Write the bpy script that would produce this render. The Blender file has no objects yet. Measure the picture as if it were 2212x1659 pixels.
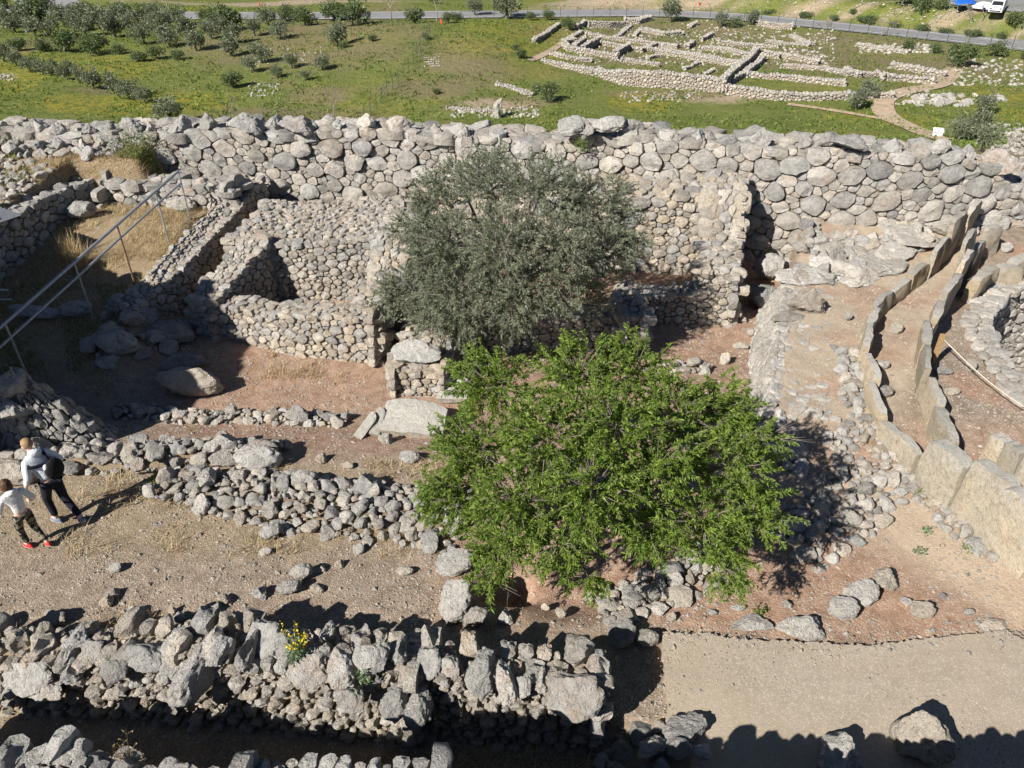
import bpy, math, random
import numpy as np
from mathutils import Vector, Matrix, noise, Euler

random.seed(7); rng = random.Random(11); nrg = np.random.default_rng(5)
scene = bpy.context.scene
COL = scene.collection

# ------------------------------------------------------------------ camera, sky, sun, exposure
F, CX, CY, TH, H = 1642.0, 1106.0, 829.5, math.radians(34), 9.5     # focal length in the 2212 px wide view
cam = bpy.data.objects.new('camera', bpy.data.cameras.new('camera')); COL.objects.link(cam)
cam.data.sensor_width = 36; cam.data.lens = 36 * F / 2212; cam.data.clip_end = 3000; cam.data.clip_start = .05
cam.location = (0, 0, H); cam.rotation_euler = (math.pi / 2 - TH, 0, 0)
scene.camera = cam
SUN_D = Vector((.72 * math.cos(math.radians(36.5)), .69 * math.cos(math.radians(36.5)), -math.sin(math.radians(36.5)))).normalized()
world = bpy.data.worlds.new('World'); scene.world = world; world.use_nodes = True
wn = world.node_tree.nodes; wl = world.node_tree.links
sky = wn.new('ShaderNodeTexSky'); sky.sky_type = 'NISHITA'; sky.sun_disc = False
sky.sun_elevation = math.radians(36.5); sky.sun_rotation = math.radians(226.2); sky.altitude = 1200; sky.air_density = .7; sky.dust_density = .15
wl.new(sky.outputs[0], wn['Background'].inputs[0]); wn['Background'].inputs[1].default_value = .05
sl = bpy.data.lights.new('sun', 'SUN'); sl.energy = 5.0; sl.angle = math.radians(.53); sl.color = (1, .945, .86)
sun = bpy.data.objects.new('sun', sl); COL.objects.link(sun); sun.rotation_euler = SUN_D.to_track_quat('-Z', 'Y').to_euler()
sun.location = (-40, -40, 50)
scene.view_settings.view_transform = 'Standard'; scene.view_settings.look = 'None'
scene.view_settings.gamma = 1; scene.view_settings.use_curve_mapping = False
scene.cycles.diffuse_bounces = 2
scene.view_settings.exposure = .72

# ------------------------------------------------------------------ small helpers
cT, sT = math.cos(TH), math.sin(TH)
def ray(px, py):
    u = px - CX; v = CY - py
    return u, F * cT + v * sT, -F * sT + v * cT
def at(px, py, z):
    u, dy, dz = ray(px, py); t = (z - H) / dz
    return u * t, dy * t
def sm(a, b, x):
    t = min(1, max(0, (x - a) / (b - a))); return t * t * (3 - 2 * t)
def lerp(a, b, t): return a + (b - a) * t
def fbm(x, y, z=0, o=4):
    return noise.fractal(Vector((x, y, z)), 1.0, 2.0, o)
def tag(o, label=None, cat=None, group=None, kind=None):
    if label: o['label'] = label
    if cat: o['category'] = cat
    if group: o['group'] = group
    if kind: o['kind'] = kind
    return o
def empty(name, loc, rz=0.0):
    o = bpy.data.objects.new(name, None); o.location = loc; o.rotation_euler = (0, 0, rz)
    o.empty_display_size = .2; COL.objects.link(o); return o
def link(name, me, mat=None, parent=None, loc=None, smooth=True):
    o = bpy.data.objects.new(name, me); COL.objects.link(o)
    if mat is not None and not me.materials: me.materials.append(mat)
    if parent is not None: o.parent = parent
    if loc is not None: o.location = loc
    return o
def mesh(name, V, Fc, smooth=True, attr=None, sharp=0):
    me = bpy.data.meshes.new(name); me.from_pydata([tuple(v) for v in V], [], Fc)
    if smooth: me.polygons.foreach_set('use_smooth', [True] * len(me.polygons))
    if attr is not None:
        a = me.attributes.new('st', 'FLOAT', 'POINT'); a.data.foreach_set('value', attr)
    me.update()
    if sharp: me.set_sharp_from_angle(angle=math.radians(sharp))
    return me
def np_mesh(name, V, Q, smooth=False):
    """V (n,3) array, Q (m,k) faces of equal size k"""
    me = bpy.data.meshes.new(name); m, k = Q.shape
    me.vertices.add(len(V)); me.vertices.foreach_set('co', V.astype(np.float32).ravel())
    me.loops.add(m * k); me.loops.foreach_set('vertex_index', Q.astype(np.int32).ravel())
    me.polygons.add(m); me.polygons.foreach_set('loop_start', np.arange(0, m * k, k, dtype=np.int32))
    me.polygons.foreach_set('loop_total', np.full(m, k, dtype=np.int32))
    me.polygons.foreach_set('use_smooth', np.full(m, smooth))
    me.update(calc_edges=True); return me
def fattr(me, name, arr):
    a = me.attributes.new(name, 'FLOAT', 'POINT'); a.data.foreach_set('value', np.asarray(arr, dtype=np.float32).ravel())
def cattr(me, name, arr):
    a = me.attributes.new(name, 'FLOAT_COLOR', 'POINT'); a.data.foreach_set('color', np.asarray(arr, dtype=np.float32).ravel())

class MB:
    """collects boxes and tubes into one mesh"""
    def __init__(s): s.V = []; s.Fc = []
    def add(s, V, Fc):
        b = len(s.V); s.V += [Vector(v) for v in V]; s.Fc += [tuple(i + b for i in f) for f in Fc]; return s
    def box(s, c, d, rz=0.0, R=None):
        M = R if R is not None else Matrix.Rotation(rz, 3, 'Z')
        V = [Vector(c) + M @ Vector((x * d[0] / 2, y * d[1] / 2, z * d[2] / 2)) for x in (-1, 1) for y in (-1, 1) for z in (-1, 1)]
        return s.add(V, [(0, 1, 3, 2), (4, 6, 7, 5), (0, 4, 5, 1), (2, 3, 7, 6), (0, 2, 6, 4), (1, 5, 7, 3)])
    def tube(s, pts, rad, n=6, cap=True):
        pts = [Vector(p) for p in pts]; rad = rad if isinstance(rad, (list, tuple)) else [rad] * len(pts)
        V = []; Fc = []; up = Vector((0, 0, 1))
        for i, p in enumerate(pts):
            d = (pts[min(i + 1, len(pts) - 1)] - pts[max(i - 1, 0)]).normalized()
            a = d.cross(up if abs(d.z) < .95 else Vector((1, 0, 0))).normalized(); b = d.cross(a)
            for k in range(n):
                t = 2 * math.pi * k / n; V.append(p + (a * math.cos(t) + b * math.sin(t)) * rad[i])
        for i in range(len(pts) - 1):
            for k in range(n):
                Fc.append((i * n + k, i * n + (k + 1) % n, (i + 1) * n + (k + 1) % n, (i + 1) * n + k))
        if cap: Fc.append(tuple(range(n))[::-1]); Fc.append(tuple(range((len(pts) - 1) * n, len(pts) * n)))
        return s.add(V, Fc)
    def build(s, name, mat, parent=None, loc=None, smooth=False):
        return link(name, mesh(name, s.V, s.Fc, smooth), mat, parent, loc)

# ------------------------------------------------------------------ materials
class NT:
    def __init__(s, name):
        s.m = bpy.data.materials.new(name); s.m.use_nodes = True
        s.n = s.m.node_tree.nodes; s.l = s.m.node_tree.links; s.b = s.n['Principled BSDF']
        s.b.inputs['Specular IOR Level'].default_value = .25; s.b.inputs['Roughness'].default_value = .9
    def node(s, t, **k):
        x = s.n.new(t)
        for a, b in k.items(): setattr(x, a, b)
        return x
    def put(s, sock, v):
        if hasattr(v, 'is_output') or isinstance(v, bpy.types.NodeSocket): s.l.new(v, sock)
        else: sock.default_value = v
    def coord(s, obj=False):
        if obj: return s.node('ShaderNodeTexCoord').outputs['Object']
        return s.node('ShaderNodeNewGeometry').outputs['Position']
    def noise(s, vec, scale, detail=4, rough=.6, dist=0.0):
        x = s.node('ShaderNodeTexNoise'); s.put(x.inputs['Vector'], vec); x.inputs['Scale'].default_value = scale
        x.inputs['Detail'].default_value = detail; x.inputs['Roughness'].default_value = rough; x.inputs['Distortion'].default_value = dist
        return x.outputs['Fac']
    def vor(s, vec, scale, feat='F1'):
        x = s.node('ShaderNodeTexVoronoi'); x.feature = feat; s.put(x.inputs['Vector'], vec); x.inputs['Scale'].default_value = scale
        return x.outputs[0]
    def ramp(s, fac, *stops):
        x = s.node('ShaderNodeValToRGB'); s.put(x.inputs[0], fac); e = x.color_ramp.elements
        while len(e) < len(stops): e.new(.5)
        for i, (p, c) in enumerate(stops):
            e[i].position = p; e[i].color = (c, c, c, 1) if not isinstance(c, (tuple, list)) else (*c, 1)
        return x.outputs[0]
    def mix(s, fac, a, b, mode='MIX'):
        x = s.node('ShaderNodeMix', data_type='RGBA', blend_type=mode)
        s.put(x.inputs[0], fac)
        for sock, v in ((x.inputs[6], a), (x.inputs[7], b)):
            s.put(sock, v if not (isinstance(v, tuple) and len(v) == 3) else (*v, 1))
        return x.outputs[2]
    def math(s, op, a, b=0.0, c=0.0, clamp=False):
        x = s.node('ShaderNodeMath', operation=op, use_clamp=clamp); s.put(x.inputs[0], a); s.put(x.inputs[1], b); s.put(x.inputs[2], c); return x.outputs[0]
    def attr(s, name, out='Fac'):
        x = s.node('ShaderNodeAttribute'); x.attribute_name = name; return x.outputs[out]
    def bump(s, h, strength, dist):
        x = s.node('ShaderNodeBump'); s.put(x.inputs['Height'], h); x.inputs['Strength'].default_value = strength; x.inputs['Distance'].default_value = dist
        s.l.new(x.outputs[0], s.b.inputs['Normal'])
    def color(s, v): s.put(s.b.inputs['Base Color'], v if not (isinstance(v, tuple) and len(v) == 3) else (*v, 1)); return s

def rock_mat(name, grey, pale, cream, rust, fine=1.0, crust=0.0):
    m = NT(name); p = m.coord()
    info = m.node('ShaderNodeObjectInfo')
    sepc = m.node('ShaderNodeSeparateColor'); m.l.new(info.outputs['Color'], sepc.inputs[0])
    rnd = m.math('FRACT', m.math('ADD', info.outputs['Random'], m.attr('st')))
    r2 = m.math('FRACT', m.math('MULTIPLY', rnd, 7.31)); r3 = m.math('FRACT', m.math('MULTIPLY', rnd, 23.7))
    n1 = m.noise(p, 2.3, 5, .65); n2 = m.noise(p, 11, 6, .7); n3 = m.noise(p, 48, 4, .7)
    base = m.mix(m.math('ADD', m.math('MULTIPLY', r2, .55), m.math('MULTIPLY', m.ramp(m.noise(p, 5.5, 6, .7, .5), (.35, 0), (.65, 1)), .5)), grey, pale)
    crf = m.math('MULTIPLY', sepc.outputs[0], m.ramp(m.math('ADD', m.math('MULTIPLY', n1, .55), m.math('MULTIPLY', r3, .6)), (.32, 0), (.72, 1)))
    base = m.mix(crf, base, cream)
    rf = m.math('MULTIPLY', m.ramp(m.math('ADD', m.math('MULTIPLY', m.noise(p, 3.1, 5, .7, .4), .75), m.math('MULTIPLY', r2, .35)), (.65, 0), (.84, 1)), .6)
    base = m.mix(rf, base, rust)
    # weathering: pitted dark lichen and pale lichen crust
    dk = m.ramp(n2, (.36, 1), (.52, 0)); base = m.mix(m.math('MULTIPLY', dk, .42), base, m.mix(1, base, (.42, .42, .44), 'MULTIPLY'))
    pl = m.ramp(m.noise(p, 17, 5, .75), (.57, 0), (.68, 1)); base = m.mix(m.math('MULTIPLY', pl, .5), base, (.56, .55, .52))
    base = m.mix(m.math('MULTIPLY', m.ramp(n3, (.35, 1), (.5, 0)), .4), base, m.mix(1, base, (.5, .48, .46), 'MULTIPLY'))
    if crust:
        sx = m.node('ShaderNodeSeparateXYZ'); m.l.new(m.node('ShaderNodeNewGeometry').outputs['True Normal'], sx.inputs[0])
        hz_ = m.attr('hz'); cf = m.math('MULTIPLY', m.math('MAXIMUM', m.ramp(sx.outputs[2], (.3, 0), (.7, 1)), m.math('MULTIPLY', m.ramp(hz_, (.62, 0), (1, 1)), m.ramp(n2, (.4, 0), (.55, 1)))), crust)
        base = m.mix(cf, base, m.mix(n2, (.36, .35, .32), (.68, .66, .61)))
    br = m.math('ADD', m.math('MULTIPLY', rnd, .45), .8)
    x = m.node('ShaderNodeMix', data_type='RGBA', blend_type='MULTIPLY'); x.inputs[0].default_value = 1
    m.l.new(base, x.inputs[6]); cb = m.node('ShaderNodeCombineColor'); [m.l.new(br, cb.inputs[i]) for i in range(3)]; m.l.new(cb.outputs[0], x.inputs[7])
    m.color(x.outputs[2])
    h = m.math('ADD', m.math('MULTIPLY', m.noise(p, 6, 8, .68), 1.0), m.math('MULTIPLY', m.math('ABSOLUTE', m.math('SUBTRACT', m.noise(p, 14 * fine, 6, .7), .5)), -1.1))
    h = m.math('ADD', h, m.math('MULTIPLY', m.ramp(m.vor(p, 20 * fine), (0, 0), (.35, 1)), .22))
    m.bump(h, 1.0, .1)
    m.b.inputs['Roughness'].default_value = .92
    return m.m
LIME = rock_mat('limestone', (.33, .325, .315), (.57, .55, .515), (.55, .475, .37), (.44, .29, .18))
PALE = rock_mat('whitish_limestone', (.46, .44, .41), (.64, .62, .58), (.62, .55, .45), (.48, .36, .25))
FARST = rock_mat('far_limestone', (.36, .35, .33), (.52, .50, .46), (.50, .44, .35), (.44, .34, .24))
CONGL = rock_mat('conglomerate', (.44, .40, .32), (.56, .51, .42), (.64, .52, .36), (.47, .34, .20), 1.4, .8)

def mortar():
    m = NT('mortar'); p = m.coord()
    m.color(m.mix(m.noise(p, 4, 6, .7), (.20, .15, .10), (.42, .33, .23)))
    m.bump(m.noise(p, 25, 8, .75), 1, .06); return m.m
MORT = mortar()
def pale_mortar():
    m = NT('pale_mortar'); p = m.coord()
    m.color(m.mix(m.noise(p, 4, 6, .7), (.34, .26, .17), (.52, .42, .29)))
    m.bump(m.noise(p, 22, 8, .75), 1, .07); return m.m
PMORT = pale_mortar()

def ground_mat():
    m = NT('trodden_earth'); p = m.coord()
    z = m.node('ShaderNodeSeparateColor'); m.l.new(m.attr('zone', 'Color'), z.inputs[0])
    red, grass, pale = z.outputs[0], z.outputs[1], z.outputs[2]
    n1 = m.noise(p, .9, 6, .6); n2 = m.noise(p, 4.2, 6, .68, .3); n3 = m.noise(p, 23, 5, .7)
    base = m.mix(m.ramp(n2, (.3, 0), (.7, 1)), (.18, .138, .102), (.335, .27, .21))
    rd = m.mix(m.ramp(n2, (.3, 0), (.7, 1)), (.225, .13, .085), (.42, .285, .205))
    base = m.mix(m.math('MULTIPLY', red, m.math('ADD', n1, .4), clamp=True), base, rd)
    pl = m.mix(n2, (.42, .34, .25), (.55, .45, .34)); base = m.mix(m.math('MULTIPLY', pale, m.ramp(n1, (.25, .5), (.6, 1))), base, pl)
    dg = m.mix(n2, (.16, .115, .06), (.34, .265, .15)); base = m.mix(m.math('MULTIPLY', grass, m.ramp(n3, (.3, .4), (.6, 1))), base, dg)
    # gravel grains: voronoi cells of differing tone
    v = m.node('ShaderNodeTexVoronoi'); m.l.new(p, v.inputs['Vector']); v.inputs['Scale'].default_value = 34
    g = m.node('ShaderNodeSeparateColor'); m.l.new(v.outputs['Color'], g.inputs[0])
    gr = m.math('MULTIPLY', m.ramp(g.outputs[0], (.62, 0), (.7, 1)), m.ramp(v.outputs['Distance'], (.35, 1), (.5, 0)))
    gr = m.math('MULTIPLY', gr, m.ramp(n2, (.35, .15), (.6, .9)))
    base = m.mix(gr, base, m.mix(g.outputs[1], (.36, .30, .24), (.62, .54, .45)))
    base = m.mix(m.math('MULTIPLY', m.ramp(n3, (.34, 1), (.48, 0)), .45), base, m.mix(1, base, (.5, .46, .42), 'MULTIPLY'))
    m.color(base)
    h = m.math('ADD', m.math('MULTIPLY', n3, .7), m.math('MULTIPLY', m.ramp(v.outputs['Distance'], (.1, 1), (.6, 0)), .35))
    h = m.math('ADD', h, m.math('MULTIPLY', n2, 1.3)); m.bump(h, .6, .035); return m.m
GROUND = ground_mat()

def path_mat():
    m = NT('exposed_aggregate'); p = m.coord()
    v = m.node('ShaderNodeTexVoronoi'); m.l.new(p, v.inputs['Vector']); v.inputs['Scale'].default_value = 55
    g = m.node('ShaderNodeSeparateColor'); m.l.new(v.outputs['Color'], g.inputs[0])
    n = m.noise(p, 1.3, 5, .65); n2 = m.noise(p, 7, 5, .7)
    b = m.mix(m.ramp(n, (.3, 0), (.7, 1)), (.285, .245, .195), (.375, .325, .265))
    b = m.mix(m.math('MULTIPLY', m.ramp(g.outputs[0], (.45, 0), (.75, 1)), .5), b, m.mix(g.outputs[1], (.28, .235, .18), (.60, .53, .42)))
    b = m.mix(m.math('MULTIPLY', m.ramp(n2, (.35, 1), (.5, 0)), .25), b, (.22, .18, .13))
    w = m.noise(p, .55, 7, .7, .6); b = m.mix(m.math('MULTIPLY', m.ramp(w, (.42, 0), (.62, 1)), .35), b, (.40, .32, .235)); b = m.mix(m.math('MULTIPLY', m.ramp(m.noise(p, 2.2, 7, .75, .3), (.55, 0), (.7, 1)), .3), b, (.25, .20, .15))
    m.color(b); m.bump(m.math('ADD', m.ramp(v.outputs['Distance'], (.05, 1), (.6, 0)), m.math('MULTIPLY', n2, .8)), .3, .01); return m.m
PATH = path_mat()

def meadow_mat():
    m = NT('meadow'); p = m.coord()
    z = m.node('ShaderNodeSeparateColor'); m.l.new(m.attr('zone', 'Color'), z.inputs[0])
    n0 = m.noise(p, .05, 5, .6); n1 = m.noise(p, .22, 6, .65, .4); n2 = m.noise(p, 1.3, 6, .7); n3 = m.noise(p, 5.5, 4, .7)
    g = m.mix(m.ramp(n1, (.3, 0), (.7, 1)), (.105, .15, .026), (.235, .275, .055))
    g = m.mix(m.ramp(n2, (.42, 0), (.62, .7)), g, (.235, .235, .085))
    brown = m.mix(n2, (.20, .16, .085), (.34, .28, .165))
    bf = m.math('ADD', z.outputs[1], m.math('MULTIPLY', m.ramp(m.math('ADD', m.math('MULTIPLY', n1, .5), m.math('MULTIPLY', n2, .5)), (.52, 0), (.68, 1)), .45), clamp=True)
    g = m.mix(m.math('MULTIPLY', bf, .8), g, brown)
    yf = m.math('MULTIPLY', m.math('ADD', m.math('MULTIPLY', z.outputs[0], 1.1), m.ramp(n0, (.52, 0), (.62, .45)), clamp=True), m.ramp(n2, (.44, 0), (.58, 1)))
    g = m.mix(m.math('MULTIPLY', yf, .72), g, (.42, .36, .03))
    sand = m.mix(n2, (.36, .27, .18), (.56, .46, .34))
    g = m.mix(m.math('MULTIPLY', z.outputs[2], m.ramp(n2, (.25, .55), (.5, 1))), g, sand)
    g = m.mix(m.math('MULTIPLY', m.ramp(n3, (.36, 1), (.52, 0)), .55), g, m.mix(1, g, (.38, .40, .36), 'MULTIPLY'))
    m.color(g); m.bump(m.math('ADD', n2, m.math('MULTIPLY', n3, .6)), 1, .5); return m.m
MEADOW = meadow_mat()

def leaf_mat(name, dark, light, tr, rough=.5, spec=.4):
    m = NT(name); r = m.attr('st')
    c = m.mix(r, dark, light); m.color(c); m.b.inputs['Roughness'].default_value = rough; m.b.inputs['Specular IOR Level'].default_value = spec
    t = m.node('ShaderNodeBsdfTranslucent'); m.l.new(m.mix(1, c, tr, 'MULTIPLY'), t.inputs[0])
    a = m.node('ShaderNodeAddShader'); m.l.new(m.b.outputs[0], a.inputs[0]); m.l.new(t.outputs[0], a.inputs[1])
    m.l.new(a.outputs[0], m.n['Material Output'].inputs[0]); return m.m
ALMOND = leaf_mat('almond_leaf', (.040, .070, .012), (.160, .215, .040), (.75, .85, .30), .6, .2)
OLIVE = leaf_mat('olive_leaf', (.055, .066, .040), (.235, .250, .180), (.45, .5, .38), .6, .2)
FAROL = leaf_mat('far_olive_leaf', (.065, .080, .045), (.19, .205, .135), (.45, .5, .35))
SHRUB = leaf_mat('shrub_leaf', (.04, .06, .024), (.13, .16, .065), (.4, .5, .25))
WEED = leaf_mat('weed_leaf', (.06, .09, .05), (.17, .22, .13), (.5, .6, .4))
FLOWER = leaf_mat('yellow_petal', (.50, .38, .02), (.68, .56, .05), (.5, .45, .1))
STRAW = leaf_mat('dry_grass', (.20, .15, .08), (.46, .38, .23), (.5, .42, .28), .7, .2)
GREENG = leaf_mat('green_grass', (.06, .09, .02), (.15, .19, .05), (.6, .7, .3), .6, .2)
def bark_mat(name, a, b):
    m = NT(name); p = m.coord(); m.color(m.mix(m.noise(p, 14, 6, .7), a, b)); m.bump(m.noise(p, 30, 6, .7), .8, .03); return m.m
BARK = bark_mat('bark', (.07, .055, .042), (.22, .19, .155))
TWIG = bark_mat('bare_twig', (.16, .13, .11), (.34, .30, .27))
def flat(name, c, rough=.7, metal=0.0, var=.25, scale=9.0, bump=.0):
    m = NT(name); p = m.coord(); n = m.noise(p, scale, 6, .7)
    m.color(m.mix(m.ramp(n, (.3, 0), (.7, 1)), tuple(x * (1 - var) for x in c), tuple(min(1, x * (1 + var)) for x in c)))
    m.b.inputs['Roughness'].default_value = rough; m.b.inputs['Metallic'].default_value = metal
    if bump: m.bump(n, .6, bump)
    return m.m
STEEL = flat('galvanised_steel', (.36, .38, .40), .5, .5, .3, 20)
RUSTY = flat('rusty_steel', (.22, .13, .09), .8, .2, .5, 18)
WOOD = flat('weathered_wood', (.36, .23, .11), .8, 0, .3, 20, .01)
ROPE = flat('rope', (.55, .50, .42), .9, 0, .2, 60, .004)
ASPH = flat('asphalt', (.23, .23, .235), .9, 0, .15, .6)
SANDP = flat('sandy_path', (.40, .31, .225), .95, 0, .25, 1.2, .03)
PAINT = flat('white_paint', (.80, .80, .80), .45, 0, .04, 3)
BLUE = flat('blue_cover', (.02, .12, .60), .5, 0, .1, 3)
GLASS = flat('dark_glass', (.02, .025, .03), .08, 0, .1, 3); GLASS.node_tree.nodes['Principled BSDF'].inputs['Specular IOR Level'].default_value = .6
RUBBER = flat('rubber', (.02, .02, .02), .8, 0, .2, 8)
FENCE = flat('fence_metal', (.10, .11, .10), .6, .3, .2, 5)
ORANGE = flat('orange_plastic', (.75, .09, .03), .6, 0, .1, 5)

# ------------------------------------------------------------------ ground heights
A0, A1 = Vector((5.15, 12.6)), Vector((8.7, 22.2))     # edge of the grave terrace
AD = (A1 - A0).normalized()
def terr_side(x, y): return (x - A0.x) * AD.y - (y - A0.y) * AD.x
SHC = (15.95, 14.0)                                       # centre of the round shaft
def gz0(x, y):
    z = -.5 * sm(11.3, 13.8, y) - .3 * sm(14.5, 17, y) * sm(-3.2, 1, x)
    # hollow and bank on the left
    z = lerp(z, .15 + .75 * sm(17, 22.5, y), sm(-8.6, -9.6, x + .06 * (y - 18)) * sm(13.6, 16.5, y))
    z = lerp(z, .9, sm(21.2, 22.2, y) * sm(-7.8, -8.6, x))
    bank = 1.75 + .5 * sm(20, 25, y)
    z = lerp(z, bank, max(sm(-14.25, -14.6, x - .17 * (y - 18.3)) * sm(14, 16, y), sm(22.9, 23.4, y) * sm(-11.0, -11.7, x)))
    # grave terrace
    z = lerp(z, .27 + .33 * sm(19, 22, y), sm(.02, .3, terr_side(x, y)) * sm(10.3, 12.8, y))
    d = math.hypot(x - SHC[0], y - SHC[1])
    z = lerp(z, -3.4, sm(5.2, 4.95, d))
    # ditch behind the front wall and the root pit under the almond tree
    z = lerp(z, -.42, sm(.12, -.12, y - (6.62 - .075 * (x + 8))) * sm(2.0, 1.2, x))
    z -= .42 * sm(.62, .25, math.hypot((x + .15) / 1.1, (y - 8.35) / .75))
    z -= .3 * sm(1.9, .9, math.hypot((x - 1.0) / 1.0, (y - 9.0) / .8))
    return z
def gz(x, y):
    return gz0(x, y) + .035 * fbm(x * .8, y * .8) + .012 * fbm(x * 4, y * 4, 3)

ROADP = [(-600, 15), (0, 15), (330, 30), (700, 31), (1100, 27), (1400, 24), (1560, 30), (1700, 42), (2000, 72), (2212, 95), (2600, 150)]
ROADW = [at(p[0], p[1], -9.3) for p in ROADP]
def yroad(x):
    for (x0, y0), (x1, y1) in zip(ROADW, ROADW[1:]):
        if x <= x1: return y0 + (y1 - y0) * (x - x0) / (x1 - x0)
    return ROADW[-1][1]
def far(x, y):
    z = lerp(-1.2, -9.6, sm(26, 74, y)) if y > 26 else -4 * sm(26, 24, y) - 1.2
    d = y - yroad(x); w = sm(3.5, 14, abs(d))
    z += w * (1.1 * noise.noise(Vector((x * .03, y * .03, 2))) + .35 * noise.noise(Vector((x * .11, y * .11, 5)))) * sm(40, 70, y)
    z += w * 2.2 * math.exp(-((x + 8) / 15) ** 2 - ((y - 103) / 17) ** 2)
    z += sm(4.5, 9, d) * 2.6 * sm(6, 22, x) + sm(30, 300, d) * 40
    return z
def at_far(px, py):
    u, dy, dz = ray(px, py); lo = None
    t = 25 / dy
    while t * dy < 320:
        if H + dz * t < far(u * t, dy * t): break
        t += .6 / dy
    for _ in range(2): pass
    return u * t, dy * t, far(u * t, dy * t)

# ------------------------------------------------------------------ setting: ground sheets
def zones(x, y):
    r = max(sm(10.8, 12.5, y) * sm(-8.5, -6.5, x) * sm(8.5, 6.5, x), sm(1.5, 3, x) * sm(6.5, 7.6, y), sm(-1.6, -.6, x) * sm(7.2, 8, y) * sm(12, 10, y), .75 * sm(7, 8, x))
    g = max(sm(-9, -9.8, x) * sm(14, 16, y), .8 * sm(6.0, 5.8, y) * sm(1.5, 1, x), .55 * sm(-1.5, -3, x) * sm(8.4, 9.6, y) * sm(11.8, 10.6, y),
            .6 * sm(7.7, 7.2, y) * sm(-2.5, -4, x))
    p = max(.9 * sm(1.3, .3, abs((x - 7.9) * .75 + (y - 8.4) * .6)) * sm(6.5, 7.4, y) * sm(12, 10.5, y), .75 * sm(0, .4, terr_side(x, y)) * sm(11, 13, y) * sm(9.3, 8.5, x - (y - 14) * .75))
    if terr_side(x, y) > 0 and y > 11: r = max(r * sm(13, 11, y), sm(-.05, .3, noise.noise(Vector((x * .7, y * .7, 4))))); p *= 1 - .6 * r
    return r, g, p
def sheet(name, xs, ys, hf, mat, zf):
    V = []; Z = []
    for y in ys:
        for x in xs:
            V.append((x, y, hf(x, y))); Z.append((*zf(x, y), 1))
    nx = len(xs); j, i = np.meshgrid(np.arange(len(ys) - 1), np.arange(nx - 1), indexing='ij'); a = (j * nx + i).ravel()
    me = np_mesh(name, np.array(V), np.stack([a, a + 1, a + nx + 1, a + nx], 1), True); cattr(me, 'zone', Z)
    return tag(link(name, me, mat), kind='structure')
xs = [-26, -21] + list(np.arange(-17, 17.01, .11)) + [19, 22, 26]
ys = [-4, 0, 2] + list(np.arange(3.4, 25.6, .11))
sheet('ground', xs, ys, gz, GROUND, zones)

YB = [(380, 30, 60, 20), (100, 150, 230, 28), (270, 230, 200, 25), (420, 215, 90, 15), (1120, 60, 110, 30), (1380, 220, 80, 16), (1840, 255, 60, 8), (2000, 265, 90, 14), (2150, 200, 80, 18),
      (1020, 95, 60, 22), (2180, 240, 70, 25), (30, 190, 60, 20), (300, 240, 120, 14)]
BB = [(1010, 130, 90, 55), (600, 80, 200, 30), (940, 190, 110, 30), (230, 195, 70, 12), (1450, 205, 130, 10), (760, 60, 150, 40), (690, 210, 80, 25), (1800, 120, 300, 60), (1100, 225, 140, 16),
      (1500, 95, 330, 65), (640, 250, 200, 20), (60, 100, 60, 20)]
SB = [(1260, 4, 120, 9), (1380, 6, 130, 10), (1500, 8, 130, 11), (1620, 12, 130, 12), (1740, 24, 120, 12), (1840, 34, 110, 11), (1930, 45, 100, 10), (2020, 57, 100, 9), (2110, 70, 100, 8), (2200, 80, 90, 7), (1560, 215, 60, 6), (1080, 228, 90, 8), (1040, 218, 40, 5), (2190, 330, 60, 14), (1300, 195, 8, 12), (1260, 240, 0.1, .1), (2120, 20, 100, 0.1), (600, 8, 250, 5)]
def blobs(L, z=-9.3):
    o = []
    for px, py, a, b in L:
        x, y, _ = at_far(px, py); x1, y1, _ = at_far(px, max(-60, py - b)); o.append((x, y, a * math.hypot(y, H) / F, max(.5, y1 - y)))
    return o
YBw, BBw, SBw = blobs(YB), blobs(BB), blobs(SB)
def zfar(x, y):
    if y < 27 or y > 200: return 0, .3, 0
    wob = .5 * noise.noise(Vector((x * .12, y * .12, 7))) + .3 * noise.noise(Vector((x * .4, y * .4, 9)))
    def ev(L): return max(sm(1.35, .55, math.hypot((x - a) / c, (y - b) / d) + wob) for a, b, c, d in L)
    return ev(YBw), ev(BBw), ev(SBw)
fx = list(np.arange(-170, -110, 4)) + list(np.arange(-110, 110.1, 1.1)) + list(np.arange(114, 172, 4))
fy = [-60, -20, 0, 15, 24.6] + list(np.arange(26, 175, 1.1)) + [190, 220, 260, 310, 380, 480, 620]
sheet('hillside', fx, fy, far, MEADOW, zfar)

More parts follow.
